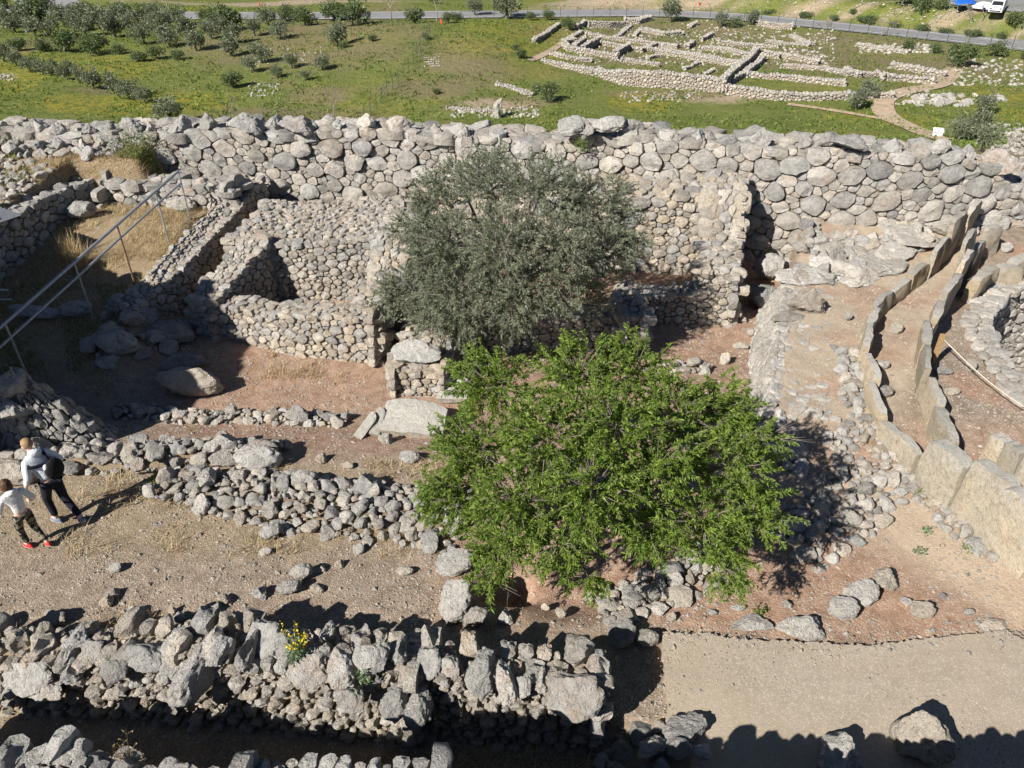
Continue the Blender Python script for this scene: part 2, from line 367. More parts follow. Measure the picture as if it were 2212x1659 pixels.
def ribbon(name, pts, width, mat, zo, step=1.5, hf=far):
    P = []
    for (a, b) in zip(pts, pts[1:]):
        L = math.hypot(b[0] - a[0], b[1] - a[1]); k = max(1, int(L / step))
        P += [(a[0] + (b[0] - a[0]) * i / k, a[1] + (b[1] - a[1]) * i / k) for i in range(k)]
    P.append(pts[-1][:2])
    for _ in range(3): P = [P[0]] + [((P[i - 1][0] + 2 * P[i][0] + P[i + 1][0]) / 4, (P[i - 1][1] + 2 * P[i][1] + P[i + 1][1]) / 4) for i in range(1, len(P) - 1)] + [P[-1]]
    V = []; Fc = []; m = 5
    for i, p in enumerate(P):
        a, b = P[max(0, i - 1)], P[min(len(P) - 1, i + 1)]; d = Vector((b[0] - a[0], b[1] - a[1])).normalized(); n = Vector((-d.y, d.x))
        w = width * (1 + .25 * noise.noise(Vector((p[0] * .5, p[1] * .5, 1)))) if width < 4 else width
        for k in range(m):
            o = (k / (m - 1) - .5) * w; x, y = p[0] + n.x * o, p[1] + n.y * o; V.append((x, y, hf(x, y) + zo))
    for i in range(len(P) - 1):
        for k in range(m - 1): a = i * m + k; Fc.append((a, a + 1, a + m + 1, a + m))
    return tag(link(name, mesh(name, V, Fc), mat), kind='structure')
ribbon('road', ROADW, 7.2, ASPH, .12, 3)
ribbon('road_marking', [(x, y + 3.1) for x, y in ROADW], .18, PAINT, .135, 3)
ribbon('road_marking', [(x, y - 3.1) for x, y in ROADW], .18, PAINT, .135, 3)
jx = [at_far(120, 22), at_far(90, -5), at_far(60, -30)]
ribbon('side_road', [j[:2] for j in jx], 9, ASPH, .16, 3)
def fpts(L): return [at_far(*p)[:2] for p in L]
def z3(x, y): return 1468.8 + x * .336, y * .336
ribbon('footpath', fpts([z3(1690, 905), z3(1620, 880), z3(1500, 830), z3(1340, 775), z3(1262, 705), z3(1300, 650), z3(1400, 600), z3(1550, 577), z3(1690, 560), z3(1715, 500), z3(1765, 445)]), 1.9, SANDP, .09)
ribbon('footpath', fpts([z3(690, 680), z3(850, 695), z3(1000, 715), z3(1150, 745), z3(1300, 775)]), .7, SANDP, .08)
ribbon('footpath', fpts([(734 + 1225 * .336, 395 * .336), (734 + 1350 * .336, 340 * .336), (734 + 1480 * .336, 240 * .336)]), .9, SANDP, .08)
pk = [at_far(x, y)[:2] for x, y in ((2030, 10), (2205, 30), (2290, 8), (2060, -8))]; V = []; Fc = []
for j in range(13):
    for i in range(13):
        f, g = i / 12, j / 12; x = lerp(lerp(pk[0][0], pk[1][0], f), lerp(pk[3][0], pk[2][0], f), g); y = lerp(lerp(pk[0][1], pk[1][1], f), lerp(pk[3][1], pk[2][1], f), g); V.append((x, y, far(x, y) + .12))
for j in range(12):
    for i in range(12): a = j * 13 + i; Fc.append((a, a + 1, a + 14, a + 13))
tag(link('car_park', mesh('car_park', V, Fc), ASPH), kind='structure')

# ------------------------------------------------------------------ stones: packing, cells, masonry
def pack(inside, s0, s1, t0, t1, rmax, rmin, big=1.0, R=None, ov=.78):
    R = R or rng; g = rmax * 2.05; grid = {}; out = []; area = (s1 - s0) * (t1 - t0)
    r = rmax; lv = max(2, int(math.log(rmax / rmin) / math.log(1.28)) + 1)
    for k in range(lv + 1):
        r = rmax * (rmin / rmax) ** (k / lv)
        n = int(area / (r * r) * (1.1 * big if k < 2 else (1.3 if r > .3 * rmax else .8)))
        for _ in range(min(n, 16000)):
            x = R.uniform(s0, s1); y = R.uniform(t0, t1)
            if not inside(x, y): continue
            rr = r * R.uniform(.86, 1.12); i, j = int(x // g), int(y // g); ok = True
            for a in (i - 1, i, i + 1):
                for b in (j - 1, j, j + 1):
                    for (u, v, q) in grid.get((a, b), ()):
                        d = (q + rr) * ov
                        if (u - x) ** 2 + (v - y) ** 2 < d * d: ok = False; break
                    if not ok: break
                if not ok: break
            if ok: grid.setdefault((i, j), []).append((x, y, rr)); out.append((x, y, rr))
    return out, grid, g
def clip(P, nx, ny, c):
    o = []; n = len(P)
    for i in range(n):
        a = P[i]; b = P[(i + 1) % n]; da = nx * a[0] + ny * a[1] - c; db = nx * b[0] + ny * b[1] - c
        if da <= 0: o.append(a)
        if (da < 0 < db) or (db < 0 < da):
            t = da / (da - db); o.append((a[0] + (b[0] - a[0]) * t, a[1] + (b[1] - a[1]) * t))
    return o
CIRC = [(math.cos(2 * math.pi * k / 12), math.sin(2 * math.pi * k / 12)) for k in range(12)]
def cells(sites, grid, g, reach=1.28):
    for (x, y, r) in sites:
        q = r * reach; P = [(x + c * q, y + s * q) for c, s in CIRC]; i, j = int(x // g), int(y // g)
        for a in (i - 1, i, i + 1):
            for b in (j - 1, j, j + 1):
                for (u, v, w) in grid.get((a, b), ()):
                    if u == x and v == y: continue
                    dx, dy = u - x, v - y
                    if dx * dx + dy * dy > (q + w * reach) ** 2: continue
                    P = clip(P, 2 * dx, 2 * dy, u * u + v * v - x * x - y * y + .4 * (r * r - w * w))
                    if len(P) < 3: break
        if len(P) >= 3: yield x, y, r, P
def round_poly(P, n, k=.13):
    for _ in range(1):
        Q = []
        for i in range(len(P)):
            a, b = P[i], P[(i + 1) % len(P)]
            Q += [(a[0] + (b[0] - a[0]) * k, a[1] + (b[1] - a[1]) * k), (b[0] + (a[0] - b[0]) * k, b[1] + (a[1] - b[1]) * k)]
        P = Q
    L = [0]
    for i in range(len(P)): a, b = P[i], P[(i + 1) % len(P)]; L.append(L[-1] + math.hypot(b[0] - a[0], b[1] - a[1]))
    o = []; j = 0
    for i in range(n):
        t = L[-1] * i / n
        while L[j + 1] < t: j += 1
        a, b = P[j], P[(j + 1) % len(P)]; f = (t - L[j]) / max(1e-9, L[j + 1] - L[j]); o.append((a[0] + (b[0] - a[0]) * f, a[1] + (b[1] - a[1]) * f))
    return o
def stone_geo(x, y, r, P, surf, asp, bulge, gap, n, rough, detail, R):
    """rounded, bulging stone filling the cell P of a wall surface; surf(s,t) -> point, normal"""
    k = max(.55, 1 - gap / r); P = round_poly([(x + (a - x) * k, y + (b - y) * k) for a, b in P], n)
    b = bulge * r * R.uniform(.7, 1.3); cx = sum(p[0] for p in P) / n; cy = sum(p[1] for p in P) / n
    pl = [(R.uniform(-.25, .25), R.uniform(-.25, .25), 1.0)]                      # facets: a broad face and a few broken corners
    for _ in range(4): fa = R.uniform(0, 6.28); g_ = R.uniform(.5, 1.7); pl.append((math.cos(fa) * g_, math.sin(fa) * g_, R.uniform(.85, 1.5)))
    rings = [(1, -.5 * r - .02, 0), (1, 0, 0), (.985, .5, .3), (.93, .82, .8), (.68, .97, 1), (.34, 1, 1)] if detail else [(1, -.4 * r - .02, 0), (1, .0, 0), (.95, .7, .6), (.6, 1.0, 1)]
    V = []; seed = Vector((R.uniform(0, 99), R.uniform(0, 99), R.uniform(0, 99)))
    for f, d, w in rings + [(0, 1.0, 1)]:
        for (a, c) in (P if f else [(cx, cy)]):
            s_, t_ = cx + (a - cx) * f, cy + (c - cy) * f
            p, nn = surf(s_, t_ / asp); u_, v_ = (s_ - cx) / r, (t_ - cy) / r
            dd = d if d < 0 else b * (lerp(d, max(.35 * d, min(d, min(k - g * u_ - h * v_ for g, h, k in pl))), w))
            v = p + nn * dd; q = 1 if d >= 0 else .3
            nv = noise.noise_vector(v * (1.5 / r) + seed) * (rough * .8 * r * q) + noise.noise_vector(v * (4.5 / r) + seed) * (rough * .5 * r * q)
            V.append(v + nv)
    m = len(rings); Fc = []
    for i in range(m - 1):
        for j in range(n): Fc.append((i * n + j, i * n + (j + 1) % n, (i + 1) * n + (j + 1) % n, (i + 1) * n + j))
    for j in range(n): Fc.append(((m - 1) * n + j, (m - 1) * n + (j + 1) % n, m * n))
    Fc.append(tuple(range(n))[::-1]); return V, Fc
class Masonry:
    """one wall: an Empty, a mortar core and the stones of its faces"""
    def __init__(s, name, label, cat, loc, mat=LIME, cream=.5, parts=300, part_name='stone', single=False):
        s.root = None if single else tag(empty(name, loc), label, cat); s.loc = Vector(loc); s.st = []; s.mat = mat; s.cream = cream; s.parts = parts; s.pn = part_name
        s.single = single; s.info = (name, label, cat); s.core_geo = []
    def patch(s, surf, s0, s1, t0, t1, rmax, rmin, inside=None, asp=1.2, bulge=.45, gap=.012, n=12, rough=.13, big=1.0, detail=False, reach=1.75, lim=None, ov=.78):
        ins = (lambda a, b: inside(a, b / asp)) if inside else (lambda a, b: True)
        sites, grid, g = pack(ins, s0, s1, t0 * asp, t1 * asp, rmax, rmin, big, None, ov)
        for (x, y, r, P) in cells(sites, grid, g, reach):
            if lim:
                P = clip(P, 0, 1, lim(x) * asp)
                if len(P) < 3: continue
            V, Fc = stone_geo(x, y, r, P, surf, asp, bulge, gap, n if r > .5 * rmax else max(8, n - 3), rough, detail and r > .3 * rmax, rng)
            s.st.append((r, V, Fc))
    def core(s, V, Fc, mat=MORT):
        if s.single: s.core_geo.append((V, Fc)); return
        o = link('core', mesh('core', [Vector(v) - s.loc for v in V], Fc, False), mat, s.root)
    def finish(s):
        s.st.sort(key=lambda q: -q[0])
        if s.single:
            V = []; Fc = []; A = []
            for (r, v, f) in s.st: b = len(V); V += [p - s.loc for p in v]; Fc += [tuple(i + b for i in q) for q in f]; A += [rng.random()] * len(v)
            nst = len(Fc)
            for (v, f) in s.core_geo: b = len(V); V += [Vector(p) - s.loc for p in v]; Fc += [tuple(i + b for i in q) for q in f]; A += [.5] * len(v)
            me = mesh(s.info[0], V, Fc, True, A); me.materials.append(s.mat); me.materials.append(MORT)
            me.polygons.foreach_set('material_index', [0] * nst + [1] * (len(Fc) - nst))
            o = link(s.info[0], me, None, None, s.loc); o.color = (s.cream, 0, 0, 1); return tag(o, s.info[1], s.info[2])
        for (r, v, f) in s.st[:s.parts]:
            c = sum(v, Vector()) / len(v); me = mesh(s.pn, [p - c for p in v], f, True, [rng.random()] * len(v), 34)
            o = link(s.pn, me, s.mat, s.root, c - s.loc); o.color = (s.cream, 0, 0, 1)
        rest = s.st[s.parts:]
        if rest:
            V = []; Fc = []; A = []
            for (r, v, f) in rest: b = len(V); V += [p - s.loc for p in v]; Fc += [tuple(i + b for i in q) for q in f]; A += [rng.random()] * len(v)
            o = link('chinking_stone', mesh('chinking_stone', V, Fc, True, A, 34), s.mat, s.root); o.color = (min(1, s.cream + .15), 0, 0, 1); o['kind'] = 'stuff'
        return s.root

class Path:
    def __init__(s, pts):
        s.p = [Vector((a[0], a[1])) for a in pts]; s.c = [0]
        for a, b in zip(s.p, s.p[1:]): s.c.append(s.c[-1] + (b - a).length)
        s.L = s.c[-1]; s.d = [(b - a).normalized() for a, b in zip(s.p, s.p[1:])]
    def seg(s, t):
        for i in range(len(s.d) - 1):
            if t < s.c[i + 1]: return i
        return len(s.d) - 1
    def at(s, t):
        i = s.seg(t); return s.p[i] + s.d[i] * (t - s.c[i])
    def nrm(s, t):
        i = s.seg(t); d = s.d[i]; h = .5; w = 0
        if i < len(s.d) - 1 and s.c[i + 1] - t < h: d = d.lerp(s.d[i + 1], .5 * (1 - (s.c[i + 1] - t) / h))
        elif i > 0 and t - s.c[i] < h: d = d.lerp(s.d[i - 1], .5 * (1 - (t - s.c[i]) / h))
        d = d.normalized(); return Vector((d.y, -d.x))
def prof(L):
    """piecewise linear profile over 0..1"""
    def f(t):
        for (a, x), (b, y) in zip(L, L[1:]):
            if t <= b: return x + (y - x) * max(0, (t - a)) / (b - a)
        return L[-1][1]
    return f
def wall(name, label, cat, pts, zb, zt, thick, rmax, rmin, faces='ft01', batter=.06, mat=LIME, cream=.5, top_r=None, jag=.12, bulge=.45, gap=.012, n=12,
         rough=.13, asp=1.4, parts=300, big=1.0, detail=False, core_mat=MORT, inside=None, single=False, reach=1.75, flare=False):
    """pts: front base line, left to right as seen from the front; zb, zt: base and top height over 0..1"""
    pa = Path(pts); L = pa.L
    zb_ = zb if callable(zb) else prof([(0, zb), (1, zb)]); zt_ = zt if callable(zt) else prof([(0, zt), (1, zt)])
    M = Masonry(name, label, cat, (*pa.at(L / 2), zb_(.5)), mat, cream, parts, single=single)
    seed = rng.uniform(0, 50)
    def ztj(s): return zt_(s / L) + jag * noise.noise(Vector((s * 1.1, seed, 0)))
    def fr(s, t):
        q = pa.at(s); nn = pa.nrm(s); z = zb_(s / L) + t; q = q - nn * (batter * t)
        return Vector((q.x, q.y, z)), Vector((nn.x, nn.y, batter * .8)).normalized()
    def bk(s, t):
        q = pa.at(L - s); nn = pa.nrm(L - s); q = q - nn * thick
        return Vector((q.x, q.y, zb_(1 - s / L) + t)), Vector((-nn.x, -nn.y, 0))
    def tp(s, w):
        q = pa.at(s); nn = pa.nrm(s); h = ztj(s) - zb_(s / L); q = q - nn * (w + batter * h)
        return Vector((q.x, q.y, ztj(s) - .03)), Vector((0, 0, 1))
    def en(s0, sg):
        def f(w, t):
            q = pa.at(s0); nn = pa.nrm(s0); d = Vector((-nn.y, nn.x)) * sg; q = q - nn * (batter * t + (w if sg > 0 else thick - batter * t - w))
            return Vector((q.x, q.y, zb_(s0 / L) + t)), Vector((d.x, d.y, .0))
        return f
    lim_up = .5 if rmax > .4 and 'crest' in label else .03
    hm = max(ztj(L * i / 20) - zb_(i / 20) for i in range(21))
    ins_f = (lambda s, t: t < ztj(s) - zb_(s / L) - .25 * rmin and (inside is None or inside(s, t)))
    kw = dict(asp=asp, bulge=bulge, gap=gap, n=n, rough=rough, detail=detail, reach=reach)
    if 'f' in faces: M.patch(fr, 0, L, 0, hm, rmax, rmin, ins_f, big=big, ov=.68 if rmax > .4 else .76, lim=lambda s: ztj(s) - zb_(s / L) + lim_up, **kw)
    tr = top_r or (rmax * .8, rmin)
    if 't' in faces: M.patch(tp, 0, L, tr[0] * .6, thick - batter * hm * .5, tr[0], tr[1], None, **{**kw, 'asp': 1, 'bulge': bulge * 1.2, 'rough': rough * 1.2})
    if 'b' in faces: M.patch(bk, 0, L, 0, hm, rmax, rmin, lambda s, t: t < ztj(L - s) - zb_(1 - s / L), lim=lambda s: ztj(L - s) - zb_(1 - s / L) + .02, **kw)
    if '0' in faces: M.patch(en(0, -1), 0, thick, 0, ztj(0) - zb_(0), rmax, rmin, None, **kw)
    if '1' in faces: M.patch(en(L, 1), 0, thick, 0, ztj(L) - zb_(1), rmax, rmin, None, **kw)
    # core
    V = []; Fc = []; N = max(4, int(L / .35)); ins = .035 + .05 * rmax
    for i in range(N + 1):
        s = L * i / N; q = pa.at(min(max(s, ins), L - ins)); nn = pa.nrm(s); zb0 = zb_(i / N) - .15; z1 = ztj(s) - ins - .02; hh = z1 - zb0
        a = q - nn * ins; b = q - nn * (ins + batter * hh); c = q - nn * (thick - ins)
        V += [(a.x, a.y, zb0), (b.x, b.y, z1), (c.x, c.y, z1), (c.x, c.y, zb0)]
    for i in range(N):
        for k in range(3): a = i * 4 + k; Fc.append((a, a + 4, a + 5, a + 1))
    Fc += [(0, 1, 2, 3), (N * 4 + 3, N * 4 + 2, N * 4 + 1, N * 4)]
    M.core(V, Fc, core_mat)
    return M, tp, fr, pa

# boulders: shared shapes, each an angular lump cut by planes
import bmesh
def boulder_mesh(seed, sub=3, cuts=10, rough=.10):
    R = random.Random(seed); bm = bmesh.new(); bmesh.ops.create_icosphere(bm, subdivisions=sub, radius=1)
    pl = []
    for _ in range(cuts):
        d = Vector((R.gauss(0, 1), R.gauss(0, 1), R.gauss(0, 1))).normalized(); pl.append((d, R.uniform(.45, .80)))
    off = Vector((R.uniform(0, 50),) * 3)
    for v in bm.verts:
        d = v.co.normalized(); rr = 1.0
        for (n, h) in pl:
            k = d.dot(n)
            if k > .05: rr = min(rr, h / k)
        p = d * rr
        p += d * (rough * (noise.fractal(p * 1.7 + off, 1, 2, 4) * 1.0) - rough * .9 * abs(noise.noise(p * 3.6 + off)))
        v.co = p
    me = bpy.data.meshes.new('boulder'); bm.to_mesh(me); bm.free()
    me.polygons.foreach_set('use_smooth', [True] * len(me.polygons)); me.set_sharp_from_angle(angle=math.radians(30)); return me
BV = {m: [] for m in ('lime', 'cong', 'far')}
for i in range(14):
    me = boulder_mesh(100 + i); me.materials.append(LIME); BV['lime'].append(me)
BIG = [boulder_mesh(300 + i, 5, 11, .13) for i in range(6)]
PBIG = [m.copy() for m in BIG]
for me in BIG: me.materials.append(LIME)
for me in PBIG: me.materials.append(PALE)
def boulder(name, x, y, z, sx, sy, sz, parent=None, rz=None, tilt=.25, cream=.4, big=None, loc0=None, idx=None):
    me = (BIG if big else BV['lime'])[rng.randrange(6 if big else 14) if idx is None else idx]
    o = bpy.data.objects.new(name, me); COL.objects.link(o); o.location = Vector((x, y, z)) - (loc0 or Vector())
    o.scale = (sx, sy, sz); o.rotation_euler = (rng.uniform(-tilt, tilt), rng.uniform(-tilt, tilt), rng.uniform(0, 6.28) if rz is None else rz)
    o.color = (cream, 0, 0, 1)
    if parent is not None: o.parent = parent
    return o
def spot(px, py, hgt=0.0):
    """ground point seen at that place of the view"""
    x, y = at(px, py, 0)
    for _ in range(6): x, y = at(px, py, gz(x, y) + hgt)
    return x, y
def msize(px, y, z): return px * (y * cT + (H - z) * sT) / F

# ------------------------------------------------------------------ the great wall of boulders
BWP = [(-19.5, 24.7), (-11.6, 24.45), (-8.4, 24.35), (-3.2, 24.35), (3, 24.0), (6.6, 22.9), (9.3, 21.95), (12, 21.55), (14.7, 21.75), (19, 22.3)]
bw_t = prof([(0, 2.5), (.2, 2.5), (.28, 2.6), (.41, 2.62), (.475, 2.4), (.53, 2.3), (.575, 2.6), (.67, 2.62), (.75, 2.72), (.84, 2.68), (.873, 2.4), (.885, 1.9), (.93, 1.8), (1, 1.7)])
bw_b = prof([(0, 1.0), (.2, .5), (.3, -.3), (.55, -.9), (.75, -.9), (.86, -.3), (1, .2)])
M, tp, fr, pa = wall('boulder_wall', 'massive ancient wall of huge pale limestone boulders across the whole site', 'wall', BWP, bw_b, bw_t, 1.5, .54, .11, 'ft', .09,
                     cream=.3, top_r=(.36, .14), jag=.16, bulge=.36, gap=.012, n=16, rough=.12, asp=1.3, big=1.0, detail=True, reach=1.6)
s = .4
while s < pa.L - .4:                                     # crest boulders standing up along the top edge
    r = rng.uniform(.24, .46) * (.7 if s < 8.5 else 1); f = s / pa.L
    if not (.44 < f < .56 and rng.random() < .7):
        p, n = tp(s, rng.uniform(.2, .45)); boulder('crest_stone', p.x, p.y, p.z + r * .35, r * rng.uniform(1.0, 1.35), r * rng.uniform(.8, 1.1), r * rng.uniform(.8, 1.1), M.root, None, .22, .12, True, M.loc)
    s += r * 2.35 + rng.uniform(-.1, .35)
for (px, py, w, h) in ((1840, 292, 78, 32), (2082, 342, 55, 55), (1232, 268, 54, 40), (1262, 276, 52, 46), (1322, 268, 74, 34), (640, 265, 70, 38), (540, 268, 55, 36)):
    d = 24.6 if px < 1000 else (24.2 if px < 1400 else 22.2); u, dy, dz = ray(px, py); t = d / dy
    w_, h_ = msize(w, d, 3) * .62, msize(h, d, 3) * .62
    boulder('crest_stone', u * t, d, H + dz * t - (.2 if px > 1700 else .08), w_, .45, h_, M.root, rng.uniform(-.2, .2), .08, .1, True, M.loc)
M.finish()

# ------------------------------------------------------------------ rooms in front of it
rz_ = lambda *a: prof(a)
def put(*a, **k):
    M = wall(*a, **k)[0]; return M.finish()
put('house_wall', 'thick rubble back wall of the shaded triangular room left of the olive', 'wall', [(-7.7, 19.2), (-5.4, 19.0), (-3.1, 19.1)], -.6, rz_((0, 1.15), (.5, 1.2), (1, 1.35)), 3.1, .2, .055, 'ft1', .08,
    cream=.6, top_r=(.16, .055), jag=.08, bulge=.45, rough=.15, parts=300)
put('house_wall', 'rubble wall between the two narrow sunken rooms, its right face in shade', 'wall', [(-7.5, 16.95), (-6.5, 19.15)], -.6, rz_((0, .42), (1, 1.28)), .8, .19, .055, 'ft01', .05,
    cream=.5, top_r=(.13, .05), jag=.06, bulge=.42, rough=.15)
put('house_wall', 'long rubble wall running from the grassy hollow to the big wall, its top sunlit', 'wall', [(-9.4, 16.7), (-8.75, 18.3), (-8.15, 21.6), (-7.95, 23.9)], -.5, rz_((0, .42), (.25, .75), (.7, 1.1), (1, 1.35)), .78, .22, .06, 'ft0b', .05,
    cream=.5, top_r=(.13, .05), jag=.06, bulge=.42, rough=.15)
put('house_wall', 'front rubble wall of the house with cream lower stones, left of the doorway', 'wall', [(-8.1, 17.2), (-5.36, 16.08), (-3.3, 15.62)], -.6, rz_((0, .32), (.55, .58), (1, .78)), .62, .21, .06, 'ft01b', .10,
    cream=.85, top_r=(.17, .06), jag=.07, bulge=.42, rough=.15, gap=.014, core_mat=PMORT)
put('door_jamb', 'brown rubble return wall on the left side of the dark doorway', 'wall', [(-3.24, 15.78), (-2.95, 17.3)], -.6, .72, .75, .2, .06, 'ft', .02, cream=.9, bulge=.45, rough=.15)
put('house_wall', 'rubble partition wall half hidden behind the left side of the olive tree', 'wall', [(-2.72, 17.3), (-2.65, 22.0)], -.6, rz_((0, .8), (.4, 1.4), (1, 1.3)), .8, .2, .06, 'ft0', .04, cream=.6, jag=.15, bulge=.55, rough=.16)
M = wall('stone_pier', 'short rubble pier topped by a big grey block beside the doorway', 'pier', [(-2.72, 14.36), (-1.55, 14.26)], -.6, .16, 2.4, .17, .055, 'ft01', .06, cream=1, top_r=(.2, .07), jag=.05, bulge=.5, rough=.15, core_mat=PMORT)[0]
boulder('capstone', -2.08, 14.85, .36, .68, .5, .33, M.root, .05, .04, .05, True, M.loc, 2)
M.finish()
put('low_wall', 'low shaded rubble wall under the right side of the olive tree', 'wall', [(-.9, 16.6), (.9, 16.78), (2.75, 16.76)], -.85, rz_((0, .1), (1, .25)), .6, .2, .06, 'ft01b', .05, cream=.5, jag=.1, bulge=.5, rough=.15)
put('stone_pier', 'squat shaded stone pier at the right end of the low wall', 'pier', [(2.72, 16.45), (3.3, 16.5)], -.85, .38, .95, .22, .08, 'ft01', .03, cream=.1, jag=.08, bulge=.5, rough=.15)
put('low_wall', 'curved low rubble parapet in dappled olive shade before the tower', 'wall', [(2.9, 18.75), (4.1, 18.22), (5.2, 18.05), (5.98, 18.2)], -.9, rz_((0, -.1), (.4, .0), (.75, .2), (1, .72)), .62, .19, .06, 'ft0b', .08, cream=.7, jag=.08, bulge=.5, rough=.15)
put('tower_wall', 'ruined cross wall whose shaded right face rises to the big wall', 'wall', [(5.98, 18.22), (6.5, 20.1), (7.05, 22.4)], -.9, rz_((0, .74), (.35, .85), (.64, 1.15), (.76, 1.75), (1, 1.95)), 1.0, .26, .07, 'ft0', .01, cream=.7, jag=.08, bulge=.42, rough=.15)
put('tower_wall', 'broad cream rubble wall behind the right side of the olive', 'wall', [(-2.6, 21.6), (3, 21.5), (6.3, 21.3)], -.85, rz_((0, 1.0), (.5, 1.3), (1, 1.65)), 2.4, .27, .06, 'ft', .12, cream=.95, top_r=(.3, .1), jag=.15, bulge=.45, rough=.15, core_mat=PMORT)
put('ledge_wall', 'low ledge of squared stones at the foot of the big wall behind the railing', 'wall', [(-12.7, 22.85), (-10.3, 22.45), (-8.6, 22.1)], .7, 1.55, .9, .34, .08, 'ft01', .08, cream=.3, jag=.18, bulge=.4, rough=.12)
put('retaining_wall', 'shaded retaining wall below the dry grassy bank on the left', 'wall', [(-14.25, 15.4), (-13.85, 18.3), (-13.45, 21.2), (-12.85, 23.6)], rz_((0, .1), (1, .8)), rz_((0, 1.8), (.4, 1.72), (1, 1.55)), 1.1, .27, .07, 'ft01', .12, cream=.2, top_r=(.2, .06), jag=.12, bulge=.45, rough=.14)
put('terrace_wall', 'tall terrace wall on the left whose shadow darkens the sunken rooms', 'wall', [(-12.5, 9.2), (-12.5, 13.2), (-14.5, 14.2), (-14.6, 18.2)], -.5, rz_((0, 5.6), (.4, 5.6), (.62, 4.9), (1, 2.3)), 2.2, .5, .2, 'f', .02, cream=.3, jag=.3)

# foreground wall: two lengths, crest of big upright stones
M, tp, fr, pa = wall('front_wall', 'long rubble wall in the foreground with big grey stones along its crest', 'wall', [(-8.2, 6.4), (-6.2, 6.32), (-3.9, 6.12), (-1.35, 5.86)], -.45, rz_((0, .5), (.3, .55), (.55, .85), (1, .95)), .62, .155, .045, 'ft1', .16,
                     cream=.62, top_r=(.2, .05), jag=.1, bulge=.7, rough=.22, gap=.03, n=16, detail=True, core_mat=PMORT)
M2, _, _, _ = wall('front_wall', 'right end of the foreground wall, set back behind a niche, ending in a large block', 'wall', [(-1.3, 5.98), (0, 5.87), (1.12, 5.78)], -.45, rz_((0, .92), (1, .92)), .46, .15, .045, 'ft01', .08,
                   cream=.62, top_r=(.18, .05), jag=.08, bulge=.7, rough=.22, gap=.026, n=16, detail=True, core_mat=PMORT)
CR = [(165, 1375, 60, 50, .75, 0), (200, 1395, 50, 55, .7, 0), (318, 1408, 85, 80, .85, 0), (372, 1402, 60, 95, .85, 0), (425, 1440, 62, 150, .82, -.45), (482, 1400, 45, 100, 1.0, -.5), (530, 1410, 42, 100, 1.0, -.3), (572, 1365, 72, 85, 1.05, 0),
      (622, 1380, 52, 90, 1.05, 0), (672, 1435, 100, 80, 1.0, 0), (740, 1430, 62, 90, 1.1, 0), (808, 1415, 74, 92, 1.15, .1), (862, 1405, 44, 70, 1.15, 0), (927, 1418, 52, 72, 1.1, 0), (975, 1428, 44, 60, 1.1, 0), (1040, 1448, 66, 92, 1.05, 0),
      (1094, 1465, 44, 90, 1.05, .15), (1135, 1475, 34, 66, 1.0, 0), (1170, 1470, 40, 60, 1.0, 0), (1240, 1488, 115, 105, .98, .05), (762, 1500, 64, 70, .85, 0), (852, 1510, 62, 72, .85, 0), (905, 1520, 55, 80, .8, -.35),
      (255, 1440, 60, 70, .7, .2), (150, 1450, 55, 60, .55, .3), (60, 1450, 110, 80, .45, 0), (100, 1480, 90, 60, .35, 0)]
for i, (px, py, w, h, z, rt) in enumerate(CR):
    x, y = at(px, py, z); mm = M if px < 915 else M2; w_, h_ = msize(w, y, z) * .60, msize(h, y, z) * .60
    o = boulder('crest_stone', x, y, z - .06, w_, h_ * .95, h_ * .6, mm.root, rt, .1, .05, True, mm.loc, i % 6); o.rotation_euler.x = .45
M.finish(); M2.finish()
put('parapet', 'sunlit pale parapet top at the very bottom edge of the view', 'wall', [(-2.75, 3.72), (-.7, 3.68)], -.5, 1.98, .55, .2, .08, 't01', .0, cream=.1, top_r=(.1, .04), jag=.05, bulge=.5, rough=.2, detail=True)
put('parapet', 'low terrace parapet below the bottom right edge of the view', 'wall', [(-.68, 3.3), (4, 3.3), (9.5, 3.45)], -.5, rz_((0, 1.95), (.5, 1.95), (.8, 2.0), (1, 2.1)), .6, .25, .1, 't', .0, cream=.1, top_r=(.13, .06), jag=.08)
put('rubble_wall', 'broken wall of grey stones in the bottom left corner', 'wall', [(-8.2, 4.15), (-5.6, 3.95), (-2.8, 3.7)], -.45, rz_((0, 1.3), (.4, 1.25), (.7, 1.15), (1, 1.1)), .78, .2, .05, 'ft1b', .05, cream=.15, top_r=(.2, .05), jag=.3, bulge=.7, rough=.2, detail=True)

# terrace face with batter, under the ring of slabs
M, tp, fr, pa = wall('terrace_face', 'sloping sunlit face of whitish stones holding up the grave terrace', 'wall', [(6.95, 19.0), (5.95, 16.3), (4.8, 13.0)], -.85, .27, 1.35, .17, .05, 'ft1', .5, cream=.3, mat=PALE, top_r=(.17, .05), jag=.02, bulge=.22, gap=.006, rough=.1, core_mat=PMORT)
M.finish()

